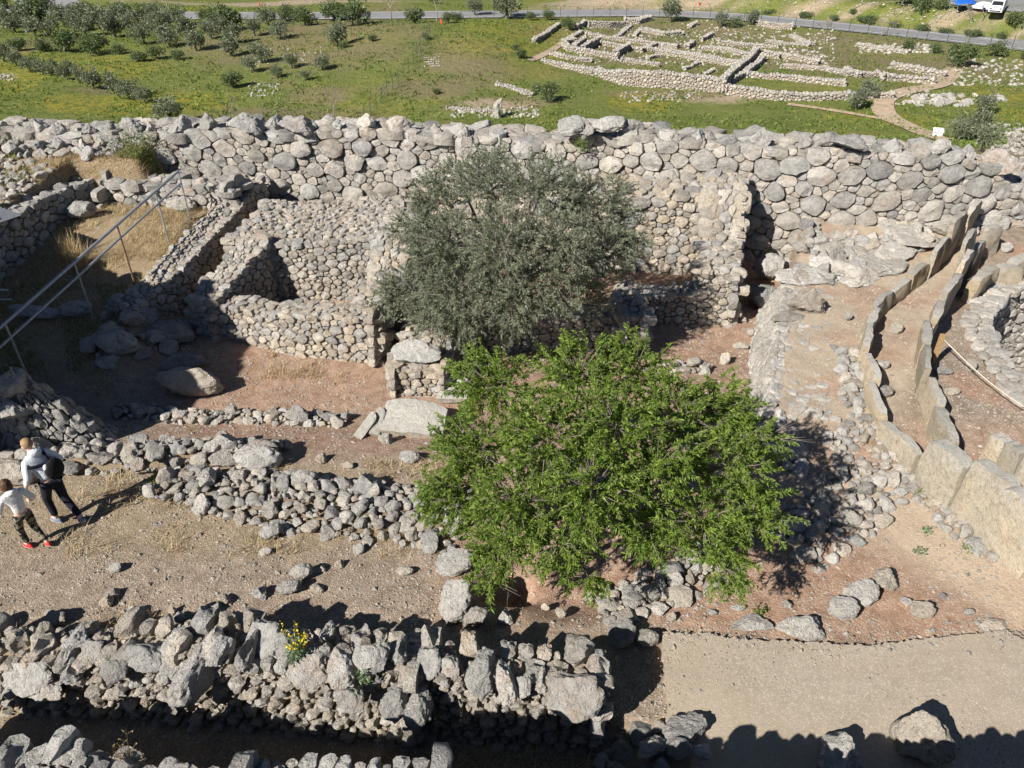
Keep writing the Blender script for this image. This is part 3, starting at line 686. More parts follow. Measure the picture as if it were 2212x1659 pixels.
# ------------------------------------------------------------------ rubble spreads
LOW = [boulder_mesh(500 + i, 1, 9, .06) for i in range(8)]
LOWV = [np.array([v.co[:] for v in m.vertices]) for m in LOW]; LOWF = [np.array([p.vertices[:] for p in m.polygons]) for m in LOW]
OCT = [np.array([(1, 0, 0), (-1, 0, 0), (0, 1, 0), (0, -1, 0), (0, 0, 1), (0, 0, -1)]) * (1 + nrg.uniform(-.3, .3, (6, 3))) for _ in range(8)]
OCF = [np.array([(0, 2, 4), (2, 1, 4), (1, 3, 4), (3, 0, 4), (2, 0, 5), (1, 2, 5), (3, 1, 5), (0, 3, 5)])] * 8
def merged(name, items, mat, parent=None, loc=None, cream=.4, kind='stuff', tiny=False):
    """many small stones joined into one mesh: items = (x, y, z, r)"""
    V = []; Q = []; A = []; b = 0
    for (x, y, z, r) in items:
        k = rng.randrange(8); v = (OCT if tiny else LOWV)[k]; a = rng.uniform(0, 6.28); c, s = math.cos(a), math.sin(a); sc = np.array([r * rng.uniform(.9, 1.4), r * rng.uniform(.8, 1.1), r * rng.uniform(.5, .85)])
        w = v * sc; w = np.stack([w[:, 0] * c - w[:, 1] * s, w[:, 0] * s + w[:, 1] * c, w[:, 2]], 1) + np.array([x, y, z]); V.append(w); Q.append((OCF if tiny else LOWF)[k] + b); b += len(v); A += [rng.random()] * len(v)
    V = np.concatenate(V) - (np.array(loc) if loc is not None else 0)
    me = np_mesh(name, V, np.concatenate(Q), False); fattr(me, 'st', A); me.materials.append(mat)
    o = link(name, me, None, parent, loc if parent is None else None); o.color = (cream, 0, 0, 1); o['kind'] = kind; return o
def rubble(name, label, cat, pts, width, mound, rmax, rmin, cream=.25, dens=1.0, cap=300, big=1.0, world=False, hz=None):
    P = [p if world else spot(*p) for p in pts]; pa = Path(P); c = pa.at(pa.L / 2); hz = hz or gz; loc = Vector((c.x, c.y, hz(c.x, c.y)))
    root = tag(empty(name, loc), label, cat); wf = width if callable(width) else (lambda t: width)
    wm = max(wf(i / 10) for i in range(11))
    sites, _, _ = pack(lambda s, w: abs(w) < wf(s / pa.L) * (.5 + .12 * noise.noise(Vector((s * 1.7, w * 2, 3)))) and rng.random() < dens, 0, pa.L, -wm * .6, wm * .6, rmax, rmin, big)
    sites.sort(key=lambda q: -q[2]); small = []
    for i, (s, w, r) in enumerate(sites):
        q = pa.at(s) + pa.nrm(s) * w; e = max(0, 1 - (2 * w / wm) ** 2); z = hz(q.x, q.y) + mound * e * rng.uniform(.55, 1.05)
        if i < cap: boulder('stone', q.x, q.y, z + r * .14, r * rng.uniform(1.05, 1.5), r * rng.uniform(.9, 1.15), r * rng.uniform(.7, 1.05), root, None, .35, cream * rng.uniform(.3, 1.5), r > .2, loc)
        else: small.append((q.x, q.y, z + r * .2, r))
    if mound > .12:
        V = []; Fc = []; N = max(4, int(pa.L / .25))
        for i in range(N + 1):
            q = pa.at(pa.L * i / N); n = pa.nrm(pa.L * i / N); ww = wf(i / N)
            for k in range(9):
                f = k / 4 - 1; p = q + n * (f * ww * .5); V.append((p.x - loc.x, p.y - loc.y, hz(p.x, p.y) + mound * .8 * (1 - f * f) * (1 if 0 < i < N else 0) - .05 + .04 * fbm(p.x * 3, p.y * 3) - loc.z))
        for i in range(N):
            for k in range(8): a = i * 9 + k; Fc.append((a, a + 9, a + 10, a + 1))
        link('earth_core', mesh('earth_core', V, Fc), MORT, root)
    if small: merged('small_stone', small, LIME, root, loc, cream)
    return root
rubble('rubble_wall', 'collapsed edge wall of grey stones behind the two walkers', 'rubble', [(-60, 1010), (120, 1000), (330, 985), (470, 975), (605, 985)], .85, .26, .2, .05, .35, big=.3)
rubble('rubble_wall', 'broad fallen wall of loose grey stones along the gravel path', 'rubble', [(345, 1052), (520, 1070), (700, 1095), (860, 1115), (1000, 1130)], rz_((0, .7), (.35, 1.35), (1, 1.5)), .2, .19, .045, .4, big=.22)
rubble('rubble_row', 'low row of small stones between the boulder and the flat slab', 'rubble', [(255, 890), (400, 905), (560, 905), (700, 910), (750, 915)], .5, .12, .15, .045, .5, big=.4)
rubble('rubble_pile', 'loose heap of stones below the right side of the almond tree', 'rubble', [(1290, 1320), (1400, 1285), (1500, 1240), (1560, 1205)], .85, .12, .19, .05, .6)
rubble('rubble_row', 'band of flat embedded stones at the foot of the tall slabs', 'rubble', [(1900, 960), (1990, 1060), (2070, 1140), (2160, 1210)], .55, .03, .16, .05, .6, .7)
rubble('rubble_row', 'line of pale stones along the outside of the slab ring', 'rubble', [(1850, 880), (1840, 820), (1835, 760)], .5, .05, .17, .05, .4, .8)
rubble('rubble_pile', 'stones lying in the shade of the almond tree on the right', 'rubble', [(1700, 1180), (1790, 1130), (1870, 1060), (1880, 1000)], 1.3, .05, .2, .06, .5, .32)
rubble('rubble_pile', 'small pale heap of rubble right of the almond crown on the court', 'rubble', [(1420, 800), (1480, 800), (1530, 800)], .5, .2, .14, .05, .6)
rubble('rubble_row', 'flat stones in shade at the end of the terrace face', 'rubble', [(1620, 930), (1700, 960), (1690, 1010)], .7, .12, .22, .07, .1, .8)
rubble('rubble_pile', 'stack of dark shaded blocks in the bottom right of the front wall', 'rubble', [(1.15, 5.35), (1.75, 5.3), (2.45, 5.45)], 1.0, .3, .24, .08, .05, world=True, big=2)
rubble('rubble_pile', 'dark rocks fallen along the foot of the long wall in deep shade', 'rubble', [(200, 770), (280, 730), (330, 700), (400, 740)], .9, .2, .3, .08, .05, .8)
rubble('rubble_pile', 'shaded boulders at the left edge behind the pyramid of stones', 'rubble', [(-30, 900), (40, 880), (60, 940)], 1.1, .4, .33, .09, .05)
rubble('rubble_row', 'row of broken stones on top of the dry bank near the big wall', 'rubble', [(-16.8, 24.0), (-14.5, 23.9), (-12.3, 23.95)], .9, .1, .25, .07, .2, world=True)
rubble('rubble_row', 'loose pale stones scattered over the dry bank on the left', 'rubble', [(-16.5, 22.8), (-14.6, 22.2), (-14.3, 20)], 1.6, .02, .17, .06, .4, .25, world=True)
rubble('rubble_row', 'pale flat stones paving the rock edge below the big wall on the right', 'rubble', [(1860, 560), (1950, 520), (2050, 480), (2200, 470)], 1.1, .05, .3, .08, .45, .8)
rubble('rubble_row', 'tumbled pale blocks along the trench between tower and terrace', 'rubble', [(1700, 640), (1745, 600), (1800, 585), (1840, 560)], .9, .06, .3, .07, .3, .8)
rubble('rubble_row', 'pale blocks tumbled at the foot of the big wall right of the tower', 'rubble', [(1690, 545), (1750, 540), (1810, 535), (1860, 520)], 1.0, .05, .26, .06, .35, .85)
rubble('rubble_row', 'thin line of stones along the terrace near the outer slabs', 'rubble', [(1800, 975), (1850, 935), (1880, 900)], .6, .02, .13, .05, .5, .6)
for i, (px, py, w, h, lb) in enumerate(((1850, 598, 110, 34, 'lowest pale rock step of the ledge beside the outer ring'), (1890, 570, 100, 34, 'second pale rock step of the ledge beside the outer ring'), (1925, 545, 90, 30, 'third rock step of the ledge with a dark edge'), (1965, 515, 100, 30, 'broad flat rock high on the ledge below the big wall'), (2030, 480, 90, 28, 'topmost flat rock of the ledge by the far slabs'), (2125, 470, 110, 32, 'flat rock at the foot of the big wall on the right'), (1690, 580, 50, 36, 'square pale stone at the foot of the big wall in the corner'), (1770, 575, 40, 34, 'small pale stone right of the tower shadow'))):
    x, y = spot(px, py); W = msize(w, y, gz(x, y)) * .75; o = boulder('rock_ledge', x, y, gz(x, y) + .06, W, W * .8, .26, None, .75 if w > 60 else .1, .08, .3, True, None, i % 6); o.data = PBIG[i % 6]; tag(o, lb, 'rock')
# stone pyramid: the stump of a wall seen end on
M = Masonry('wall_stump', 'pyramid shaped stump of a rubble wall behind the walkers', 'wall', (-9.0, 12.5, -.3), cream=.12)
def cone(s, t):
    a = 2 * math.pi * s; k = 1 - t; p = Vector((-9.25 - .35 * t + 1.15 * k * math.cos(a), 12.25 + .75 * k * math.sin(a), -.35 + 1.85 * t)); return p, Vector((math.cos(a), math.sin(a), .7)).normalized()
def conep(s, t): return cone(s / 6.0, t / 2.1)
M.patch(conep, 0, 6.0, 0, 1.9, .22, .06, lambda s, t: True, 1, .6, .012, 12, .17, detail=True)
V = [cone(k / 16, .0)[0] * 1 for k in range(16)] + [Vector((-9.6, 12.25, 1.35))]; V = [Vector((-9.3, 12.25, v.z)) + (v - Vector((-9.3, 12.25, v.z))) * .93 for v in V]
M.core(V, [(k, (k + 1) % 16, 16) for k in range(16)])
boulder('crest_stone', -9.62, 12.15, 1.32, .3, .26, .32, M.root, .3, .2, .05, True, M.loc, 1); boulder('crest_stone', -9.6, 11.8, .92, .3, .28, .24, M.root, 1.3, .2, .05, True, M.loc, 3)
M.finish()

# ------------------------------------------------------------------ single boulders and slabs
ORD = ['first', 'second', 'third', 'fourth', 'fifth', 'sixth', 'seventh', 'eighth', 'ninth', 'tenth', 'eleventh', 'twelfth', 'thirteenth', 'fourteenth', 'fifteenth']
def rock(px, py, w, h, label, name='boulder', cat='boulder', cream=.4, rz=None, tall=.95, idx=None, sink=.18, tilt=.15, group=None):
    """px,py: where its base centre meets the ground; w,h: width and height it shows"""
    x, y = spot(px, py); z = gz(x, y); W = msize(w, y, z) * .62; Hh = msize(h, y, z) * .62
    o = boulder(name, x, y + Hh * .35, z + Hh * tall * (1 - sink * 2), W, Hh * 1.0, Hh * tall, None, rng.uniform(-.3, .3) if rz is None else rz, tilt, cream, True, None, idx)
    return tag(o, label, cat, group)
rock(415, 848, 140, 68, 'big flat oval pale boulder half in shade on the red earth', cream=.7, idx=4, tall=1.0)
rock(405, 800, 90, 40, 'grey boulder just behind the big oval pale boulder', cream=.1)
rock(482, 985, 95, 50, 'rounded grey boulder on the earth behind the stone row', cream=.3, idx=0)
rock(560, 1010, 95, 65, 'angular grey boulder at the end of the broken edge wall', cream=.05)
rock(790, 1075, 75, 55, 'bright pale boulder topping the fallen stones left of the almond', cream=.05)
rock(660, 1060, 62, 45, 'grey boulder among the fallen stones', cream=.05)
rock(365, 735, 110, 55, 'dark block in shade at the foot of the long wall', cream=0)
rock(375, 705, 130, 35, 'flat dark slab lying in shade between the wall ends', cream=0, tall=.45)
rock(255, 760, 86, 62, 'large dark lichen covered boulder in the shaded hollow', cream=0)
rock(85, 690, 110, 45, 'long flat dark rock beside the railing in the hollow', cream=0, tall=.5)
rock(170, 690, 70, 40, 'small dark rock right of the flat rock in the hollow', cream=0)
rock(180, 480, 60, 40, 'shaded rock at the foot of the retaining wall', cream=0)
rock(405, 497, 60, 40, 'pale rock lying in the dry grass by the long wall', cream=.3)
rock(500, 462, 26, 30, 'grey rock on the end of the long sunlit wall', cream=.1)
rock(985, 1330, 62, 85, 'upright square pale boulder at the edge of the root pit', cream=.4, tall=1.0, idx=1)
rock(1030, 1355, 62, 45, 'brown rounded boulder in front of the root pit', cream=.9, idx=5)
rock(1090, 1350, 40, 35, 'small grey rock right of the brown boulder by the pit', cream=.1)
rock(980, 1235, 75, 50, 'slanting slab of rock under the left edge of the almond', cream=.4)
rock(1340, 1388, 55, 55, 'pale upright rock left of the concrete path corner', cream=.5)
rock(1395, 1390, 52, 42, 'smaller pale rock at the concrete path corner', cream=.5)
rock(1730, 1375, 105, 48, 'lumpy conglomerate rock on the edge of the concrete path', cream=.8)
rock(1625, 1362, 110, 45, 'low flat outcrop left of the lumpy rock by the path', cream=.8, tall=.45)
rock(1995, 1640, 105, 120, 'tall pale boulder standing on the concrete path', cream=.6, idx=2, tall=1.0)
rock(1815, 1690, 95, 110, 'dark shaded boulder at the bottom edge of the path', cream=.05, idx=3)
rock(1960, 1668, 110, 40, 'flat dark stone in shade beside the tall pale boulder', cream=.05, tall=.4)
rock(1910, 1270, 60, 45, 'pale split rock on the red earth near the slabs', cream=.6)
rock(1860, 1300, 60, 50, 'speckled rock beside the almond shadow', cream=.5)
rock(1820, 1330, 55, 45, 'pale pointed rock in front of the speckled rock', cream=.5)
rock(28, 1040, 105, 62, 'pale lichen spotted boulder beside the boy at the left edge', cream=.5, idx=4)
rock(1990, 1330, 45, 35, 'half buried rock on the red slope', cream=.7)
rock(2150, 1365, 70, 35, 'low pale rock at the top edge of the concrete path', cream=.7, tall=.5)
rock(1745, 680, 95, 62, 'flat topped round conglomerate block on the terrace', cream=.5, idx=0)
rock(1705, 695, 100, 38, 'thin pale slab with a pointed end on the terrace corner', cream=.3, tall=.45)
rock(1665, 610, 62, 60, 'speckled boulder half shaded at the foot of the tower', cream=.1)
rock(1735, 610, 120, 50, 'long bedded rock ledge beside the speckled boulder', cream=.2, tall=.5)
rock(1645, 665, 60, 65, 'dark block in the shade of the tower', cream=.1)
rock(2010, 395 + 75, 60, 30, 'pale boulder at the bend of the big wall foot', cream=.3)
rock(1905, 855, 40, 32, 'small orange stone lying between the two slab rings', name='loose_stone', cat='stone', cream=1.6)
rock(1905, 795, 26, 22, 'small cream stone in the shade between the slab rings', name='loose_stone', cat='stone', cream=1)
rock(2040, 810, 36, 20, 'cream stone near the wooden post', name='loose_stone', cat='stone', cream=.8)
rock(655, 1255, 45, 38, 'pointed grey stone on the gravel path', name='loose_stone', cat='stone', cream=.1)
rock(630, 1285, 52, 35, 'rough pitted stone on the gravel path by the wall', name='loose_stone', cat='stone', cream=.2)
rock(560, 1330 - 36, 44, 30, 'round cream stone casting a short shadow on the path', name='loose_stone', cat='stone', cream=.8)
rock(590, 1165, 46, 36, 'grey stone at the near edge of the fallen stones', name='loose_stone', cat='stone', cream=.1)
rock(875, 1240, 36, 22, 'flat round pale stone alone on the path', name='loose_stone', cat='stone', cream=.6)
rock(915, 1190, 26, 26, 'small brown stone alone below the fallen stones', name='loose_stone', cat='stone', cream=1.2)
rock(650, 915, 42, 42, 'small upright white stone in the stone row', name='loose_stone', cat='stone', cream=.1)
rock(885, 998, 42, 34, 'cream stone on the red earth left of the almond', name='loose_stone', cat='stone', cream=.6)
rock(120, 1345, 60, 30, 'long pale stone on the dark earth behind the front wall', name='loose_stone', cat='stone', cream=.3)
SC = [(320, 1340), (300, 1325), (375, 1330), (285, 1350), (385, 1345), (225, 1310), (450, 1325), (690, 1235), (730, 1225), (770, 1130 + 60), (245, 1290), (480, 1300), (340, 1360), (420, 1365), (495, 1345), (690, 1275), (575, 1200),
      (250, 1230), (1180, 1320), (1215, 1330), (1450, 1335), (1540, 1330), (1600, 1320), (1700, 1320), (1950, 1310), (2040, 1300), (2090, 1330), (1830, 1290), (1560, 970), (1520, 930), (1490, 860), (700, 1000), (1600, 760), (1560, 790), (1620, 730),
      (760, 1010), (840, 960), (2090, 800), (2060, 850), (1830, 690), (1800, 760), (1930, 720), (1600, 700), (480, 700), (2140, 530), (2180, 540)]
def area(px, py):
    if px < 560 and py > 1270: return 'small loose stone on the dark earth just behind the front wall'
    if px < 900 and py > 1120: return 'small loose stone on the gravel path right of the walkers'
    if px > 1130 and py > 1280: return 'small loose stone on the red earth above the concrete path'
    if px > 2050 and py > 780: return 'small loose stone inside the inner slab ring'
    if px > 1780: return 'small loose stone on the grave terrace beside the slabs'
    if px > 1450: return 'small loose stone on the court left of the terrace face'
    return 'small loose stone on the red earth of the sunken court'
AR = {}
for px, py in SC: AR.setdefault(area(px, py), []).append((px + rng.uniform(-8, 8), py + rng.uniform(-6, 6)))
for lb, L in AR.items():
    for i, (px, py) in enumerate(sorted(L)):
        rock(px, py, rng.uniform(16, 34), rng.uniform(14, 26), lb.replace('small loose stone', '%s small loose stone from the left' % ORD[i]), name='loose_stone', cat='stone', cream=rng.uniform(.4, 1.2), group='loose stones on the trodden earth')
def slab_mesh(w, h, t, seed, lean=0.0, arch=.13):
    R = random.Random(seed); nx, nz = 9, 9; V = []; Fc = []; pr = [R.uniform(-.05, .05) for _ in range(4)]
    for sgn in (-1, 1):
        for j in range(nz):
            for i in range(nx):
                f, g = i / (nx - 1), j / (nz - 1); x = (f - .5) * w * (1 - .4 * arch * g * abs(f - .5) * 2); top = h * (1 + .035 * math.sin(f * 3 + seed) - arch * abs(2 * f - 1) ** 4 + .035 * noise.noise(Vector((f * 4, seed, 0))))
                z = g * top; th = t * .5 * (1 - .2 * g ** 6) * (1 - .15 * abs(2 * f - 1) ** 6)
                y = sgn * th + .055 * noise.fractal(Vector((x * 2.5, z * 2.5, seed + sgn)), 1, 2, 4); V.append((x, y + lean * z, z - .12))
    K = nx * nz
    for b in (0, 1):
        for j in range(nz - 1):
            for i in range(nx - 1):
                a = b * K + j * nx + i; q = (a, a + 1, a + nx + 1, a + nx); Fc.append(q if b == 0 else q[::-1])
    e = [i for i in range(nx)] + [j * nx + nx - 1 for j in range(1, nz)] + [(nz - 1) * nx + i for i in range(nx - 2, -1, -1)] + [j * nx for j in range(nz - 2, 0, -1)]
    for a, b in zip(e, e[1:] + e[:1]): Fc.append((b, a, a + K, b + K))
    me = mesh('slab', V, Fc, True, None, 38); fattr(me, 'hz', [max(0, min(1, v[2] / h)) for v in V]); me.materials.append(CONGL); return me
def ring(pts, hs, which, group, t=.24):
    P = [at(px, py, z) for px, py, z in pts]; pa = Path(P); n = len(hs)
    for i, h in enumerate(hs):
        s0, s1 = pa.L * i / n, pa.L * (i + 1) / n; a, b = pa.at(s0), pa.at(s1); d = b - a; c = (a + b) / 2
        me = slab_mesh(d.length * .985, h * rng.uniform(.94, 1.06) + .12, t * rng.uniform(.8, 1.25), i * 3.7 + (9 if which == 'inner' else 0), rng.uniform(-.13, .1), .05 if 'tall' in group else .08); me.name = 'upright_slab'
        c += Vector((-d.y, d.x)).normalized() * rng.uniform(-.03, .03); o = link('upright_slab', me, None, None, (c.x, c.y, gz0(c.x, c.y))); o.rotation_euler = (0, 0, math.atan2(d.y, d.x) + rng.uniform(-.05, .05)); o.color = (.8, 0, 0, 1)
        tag(o, '%s upright slab of the %s ring of graves, counted from the far end' % (ORD[i], which), 'stone slab', group)
ring([(2085, 505, .5), (2045, 548, .45), (1990, 600, .35), (1945, 640, .3), (1890, 690, .27), (1862, 750, .27), (1858, 810, .27), (1875, 870, .27), (1900, 925, .25), (1935, 985, .1), (1975, 1030, .03)],
     [1.15, 1.2, .9, .5, .42, .5, .55, .6, .55, .45, .5], 'outer', 'upright slabs of the outer stone ring', .2)
ring([(1985, 1040, 0), (2035, 1085, 0), (2095, 1138, 0), (2160, 1195, 0), (2235, 1262, 0), (2320, 1330, 0)], [1.12, 1.32, 1.38, 1.35], 'tall front', 'tall slabs at the front of the ring', .3)
ring([(2115, 560, .5), (2085, 600, .4), (2045, 650, .35), (2005, 705, .3), (1985, 770, .27), (1985, 830, .27), (1995, 890, .27), (2020, 945, .27), (2050, 1000, .25)], [.9, 1.5, 1.45, 1.1, .9, .75, .7, .6, .65], 'inner', 'upright slabs of the inner stone ring', .2)
ring([(2125, 1000, .27), (2170, 1035, .27), (2230, 1080, .27)], [1.0, 1.1, 1.15], 'right front inner', 'tall slabs at the right edge of the ring', .3)
ring([(2085, 640, .4), (2125, 610, .42), (2165, 595, .45), (2205, 600, .45)], [.7, .55, .5], 'shaded far inner', 'low slabs at the far side of the ring', .28)
ring([(2112, 545, .5), (2148, 535, .55)], [.8], 'far standing', 'slab standing apart', .3)
ring([(2170, 585, .5), (2225, 560, .55)], [.55], 'far right', 'slab at the right edge', .3)
# round shaft lined with small stones
put('shaft_lining', 'round grave shaft lined with drystone and rimmed with flat pale stones at the right edge', 'grave shaft', [(SHC[0] + 4.8 * math.cos(a), SHC[1] + 4.8 * math.sin(a)) for a in [math.pi * (1.36 - .06 * i) for i in range(16)]], -3.4, .36, .42, .26, .07, 'ft', .0, cream=.3, top_r=(.2, .08), jag=.03, bulge=.3, mat=PALE)

# concrete path with a thick edge
V = []; ev = []
edge = [at(*p, .12) for p in ((1428, 1366), (1520, 1368), (1620, 1380), (1720, 1384), (1800, 1390), (1880, 1394), (1940, 1386), (2020, 1378), (2120, 1368), (2170, 1362), (2185, 1372), (2330, 1420))]
edge += [(10.5, 4), (10.5, 3), (6, 3), (2.0, 3), at(1432, 1650, .12), at(1442, 1520, .12)]
E2 = []
for a, b in zip(edge, edge[1:] + edge[:1]):
    for k in range(12): f = k / 12; w = .05 * noise.noise(Vector((a[0] * 2 + f * 9, a[1] * 2, 1))) + rng.uniform(-.015, .015); E2.append((a[0] + (b[0] - a[0]) * f + w, a[1] + (b[1] - a[1]) * f + w))
n = len(E2); V = [(x, y, .12) for x, y in E2] + [(x, y, -.3) for x, y in E2]
tag(link('concrete_path', mesh('concrete_path', V, [tuple(range(n))] + [(i + n, (i + 1) % n + n, (i + 1) % n, i) for i in range(n)], False), PATH), kind='structure')
x, y = at(2026, 770, .2)

# large flat slab and two tilted slabs at the end of the stone row
def flagstone(px0, py0, px1, py1, depth, th, tilt, label, z=-.28, lean=0.0):
    a = Vector((*at(px0, py0, z), z)); b = Vector((*at(px1, py1, z), z)); d = b - a; me = slab_mesh(d.length, depth, th, px0 * .01); me.name = 'flat_slab'
    o = link('flat_slab', me, None, None, (a + b) / 2 + Vector((0, 0, .12))); o.rotation_euler = (-math.pi / 2 + tilt, lean, math.atan2(d.y, d.x)); o.color = (.25, 0, 0, 1); tag(o, label, 'stone slab')
flagstone(818, 935, 960, 950, .85, .3, .35, 'large flat grey slab lying left of the almond tree')
flagstone(772, 945, 790, 950, .62, .18, .5, 'narrow tilted slab at the end of the stone row, the left one of two', lean=.4)
flagstone(800, 940, 822, 940, .62, .18, .5, 'narrow tilted slab touching the large flat slab', lean=.4)
flagstone(945, 865, 1010, 868, .7, .15, .25, 'grey threshold slab between the pier and the almond', z=-.45)

# ------------------------------------------------------------------ gravel and dry grass
pos = []
for _ in range(95000):
    x, y = rng.uniform(-9.5, 12.5), rng.uniform(5.0, 19)
    if abs(x) > .68 * y + 5.8 or (x > 2.1 and y < 7.35): continue
    d = fbm(x * .9, y * .9, 4, 3)
    if rng.random() > .55 + d * .9: continue
    r = min(.05, .007 + rng.expovariate(1 / .0075)); pos.append((x, y, gz(x, y) + r * .2, r))
for (ex, ey) in E2:                                        # grit drifted over the path's edge
    if ey > 6:
        for _ in range(9):
            x, y = ex + rng.gauss(0, .12), ey + rng.gauss(.02, .13); r = .006 + rng.expovariate(1 / .008); pos.append((x, y, (.12 if y < ey else gz(x, y)) + r * .3, min(r, .04)))
for _ in range(5000):
    x, y = rng.uniform(2.2, 9), rng.uniform(4.5, 7.3)
    if noise.noise(Vector((x * .8, y * .8, 2))) > .02: r = .004 + rng.expovariate(1 / .004); pos.append((x, y, .12 + r * .3, min(r, .02)))
merged('gravel', pos, LIME, None, (0, 0, 0), .85, tiny=True)['label'] = 'loose gravel and pebbles over the trodden earth'
def blades(name, regions, mat, label, hmin, hmax, w=.006, bend=.5):
    """regions: (n, x0, x1, y0, y1, keep(x, y))"""
    P = []
    for (n, x0, x1, y0, y1, keep) in regions:
        for _ in range(n):
            x, y = rng.uniform(x0, x1), rng.uniform(y0, y1)
            if keep(x, y): P.append((x, y, gz(x, y)))
    P = np.array(P); n = len(P); a = nrg.uniform(0, 6.28, n); h = nrg.uniform(hmin, hmax, n) * nrg.uniform(.5, 1, n); b = nrg.uniform(.1, 1, n) * bend * h * 1.6; ww = w * nrg.uniform(.6, 1.5, n)
    d = np.stack([np.cos(a), np.sin(a), 0 * a], 1); s = np.stack([-np.sin(a), np.cos(a), 0 * a], 1); up = np.array([0, 0, 1.0])
    v0 = P - s * ww[:, None]; v1 = P + s * ww[:, None]; m = P + d * (b * .35)[:, None] + up * (h * .62)[:, None]; t = P + d * b[:, None] + up * h[:, None]
    V = np.stack([v0, v1, m + s * (ww * .7)[:, None], t, m - s * (ww * .7)[:, None]], 1).reshape(-1, 3)
    i = np.arange(n) * 5; Q = np.concatenate([np.stack([i, i + 1, i + 2, i + 4], 1), np.stack([i + 4, i + 2, i + 3, i + 3], 1)])
    Q1 = np.stack([i, i + 1, i + 2], 1); Q2 = np.stack([i, i + 2, i + 4], 1); Q3 = np.stack([i + 4, i + 2, i + 3], 1)
    me = np_mesh(name, V, np.concatenate([Q1, Q2, Q3])); fattr(me, 'st', np.repeat(nrg.uniform(0, 1, n), 5)); me.materials.append(mat)
    o = link(name, me); o['kind'] = 'stuff'; o['label'] = label; return o
nz = lambda f, t, k=0: (lambda x, y: noise.noise(Vector((x * f, y * f, k))) > t)
blades('dry_grass', [(16000, -13.3, -9.2, 14.2, 23, nz(.8, -.2)), (5000, -11.2, -8.6, 19.5, 22.3, nz(1.2, -.3)), (16000, -18, -13.6, 16, 24.6, nz(.9, -.25)), (6000, -14, -11.0, 22.8, 24.3, nz(.8, -.5)),
                     (7000, -8, -1, 8.9, 11.4, nz(1.3, .08)), (3500, -8, 1.2, 4.9, 5.75, nz(1, -.2)), (1800, -8, -2.5, 6.9, 7.8, nz(1.4, .1)), (1200, -6, -3.4, 15.0, 15.7, nz(1.5, 0)), (900, 1, 5.5, 17.5, 21, nz(1.2, .1)),
                     (900, -4.5, 5.5, 23.9, 26.5, nz(1.0, .1)), (900, -7, 3, 19, 22, nz(1.5, .25))], STRAW, 'dry straw coloured grass around the ruins', .05, .22, .0045, 1.5)
blades('tall_grass', [(240, -12.15, -11.65, 18.9, 19.5, lambda x, y: True), (160, -12.6, -12.1, 19.4, 19.9, lambda x, y: True)], STRAW, 'tall dry grass tuft standing in the hollow by the railing', .6, 1.0, .006, .35)
blades('green_weeds', [(5500, -17.5, -13.8, 17.5, 24, nz(.7, .22, 5)), (2600, -13.2, -10, 14.3, 18.5, nz(1, .05, 3)), (900, -2, 6, 24, 26.5, nz(1, .1, 2)), (250, 7.2, 8.6, 8.2, 10.5, nz(3, .3, 2)), (300, -6.8, -6.2, 10.6, 11.0, nz(1, -1)), (1500, -12.2, -11.0, 23.4, 24.2, nz(1.2, 0, 2))], GREENG, 'patches of green weeds among the stones', .06, .22, .012, .7)
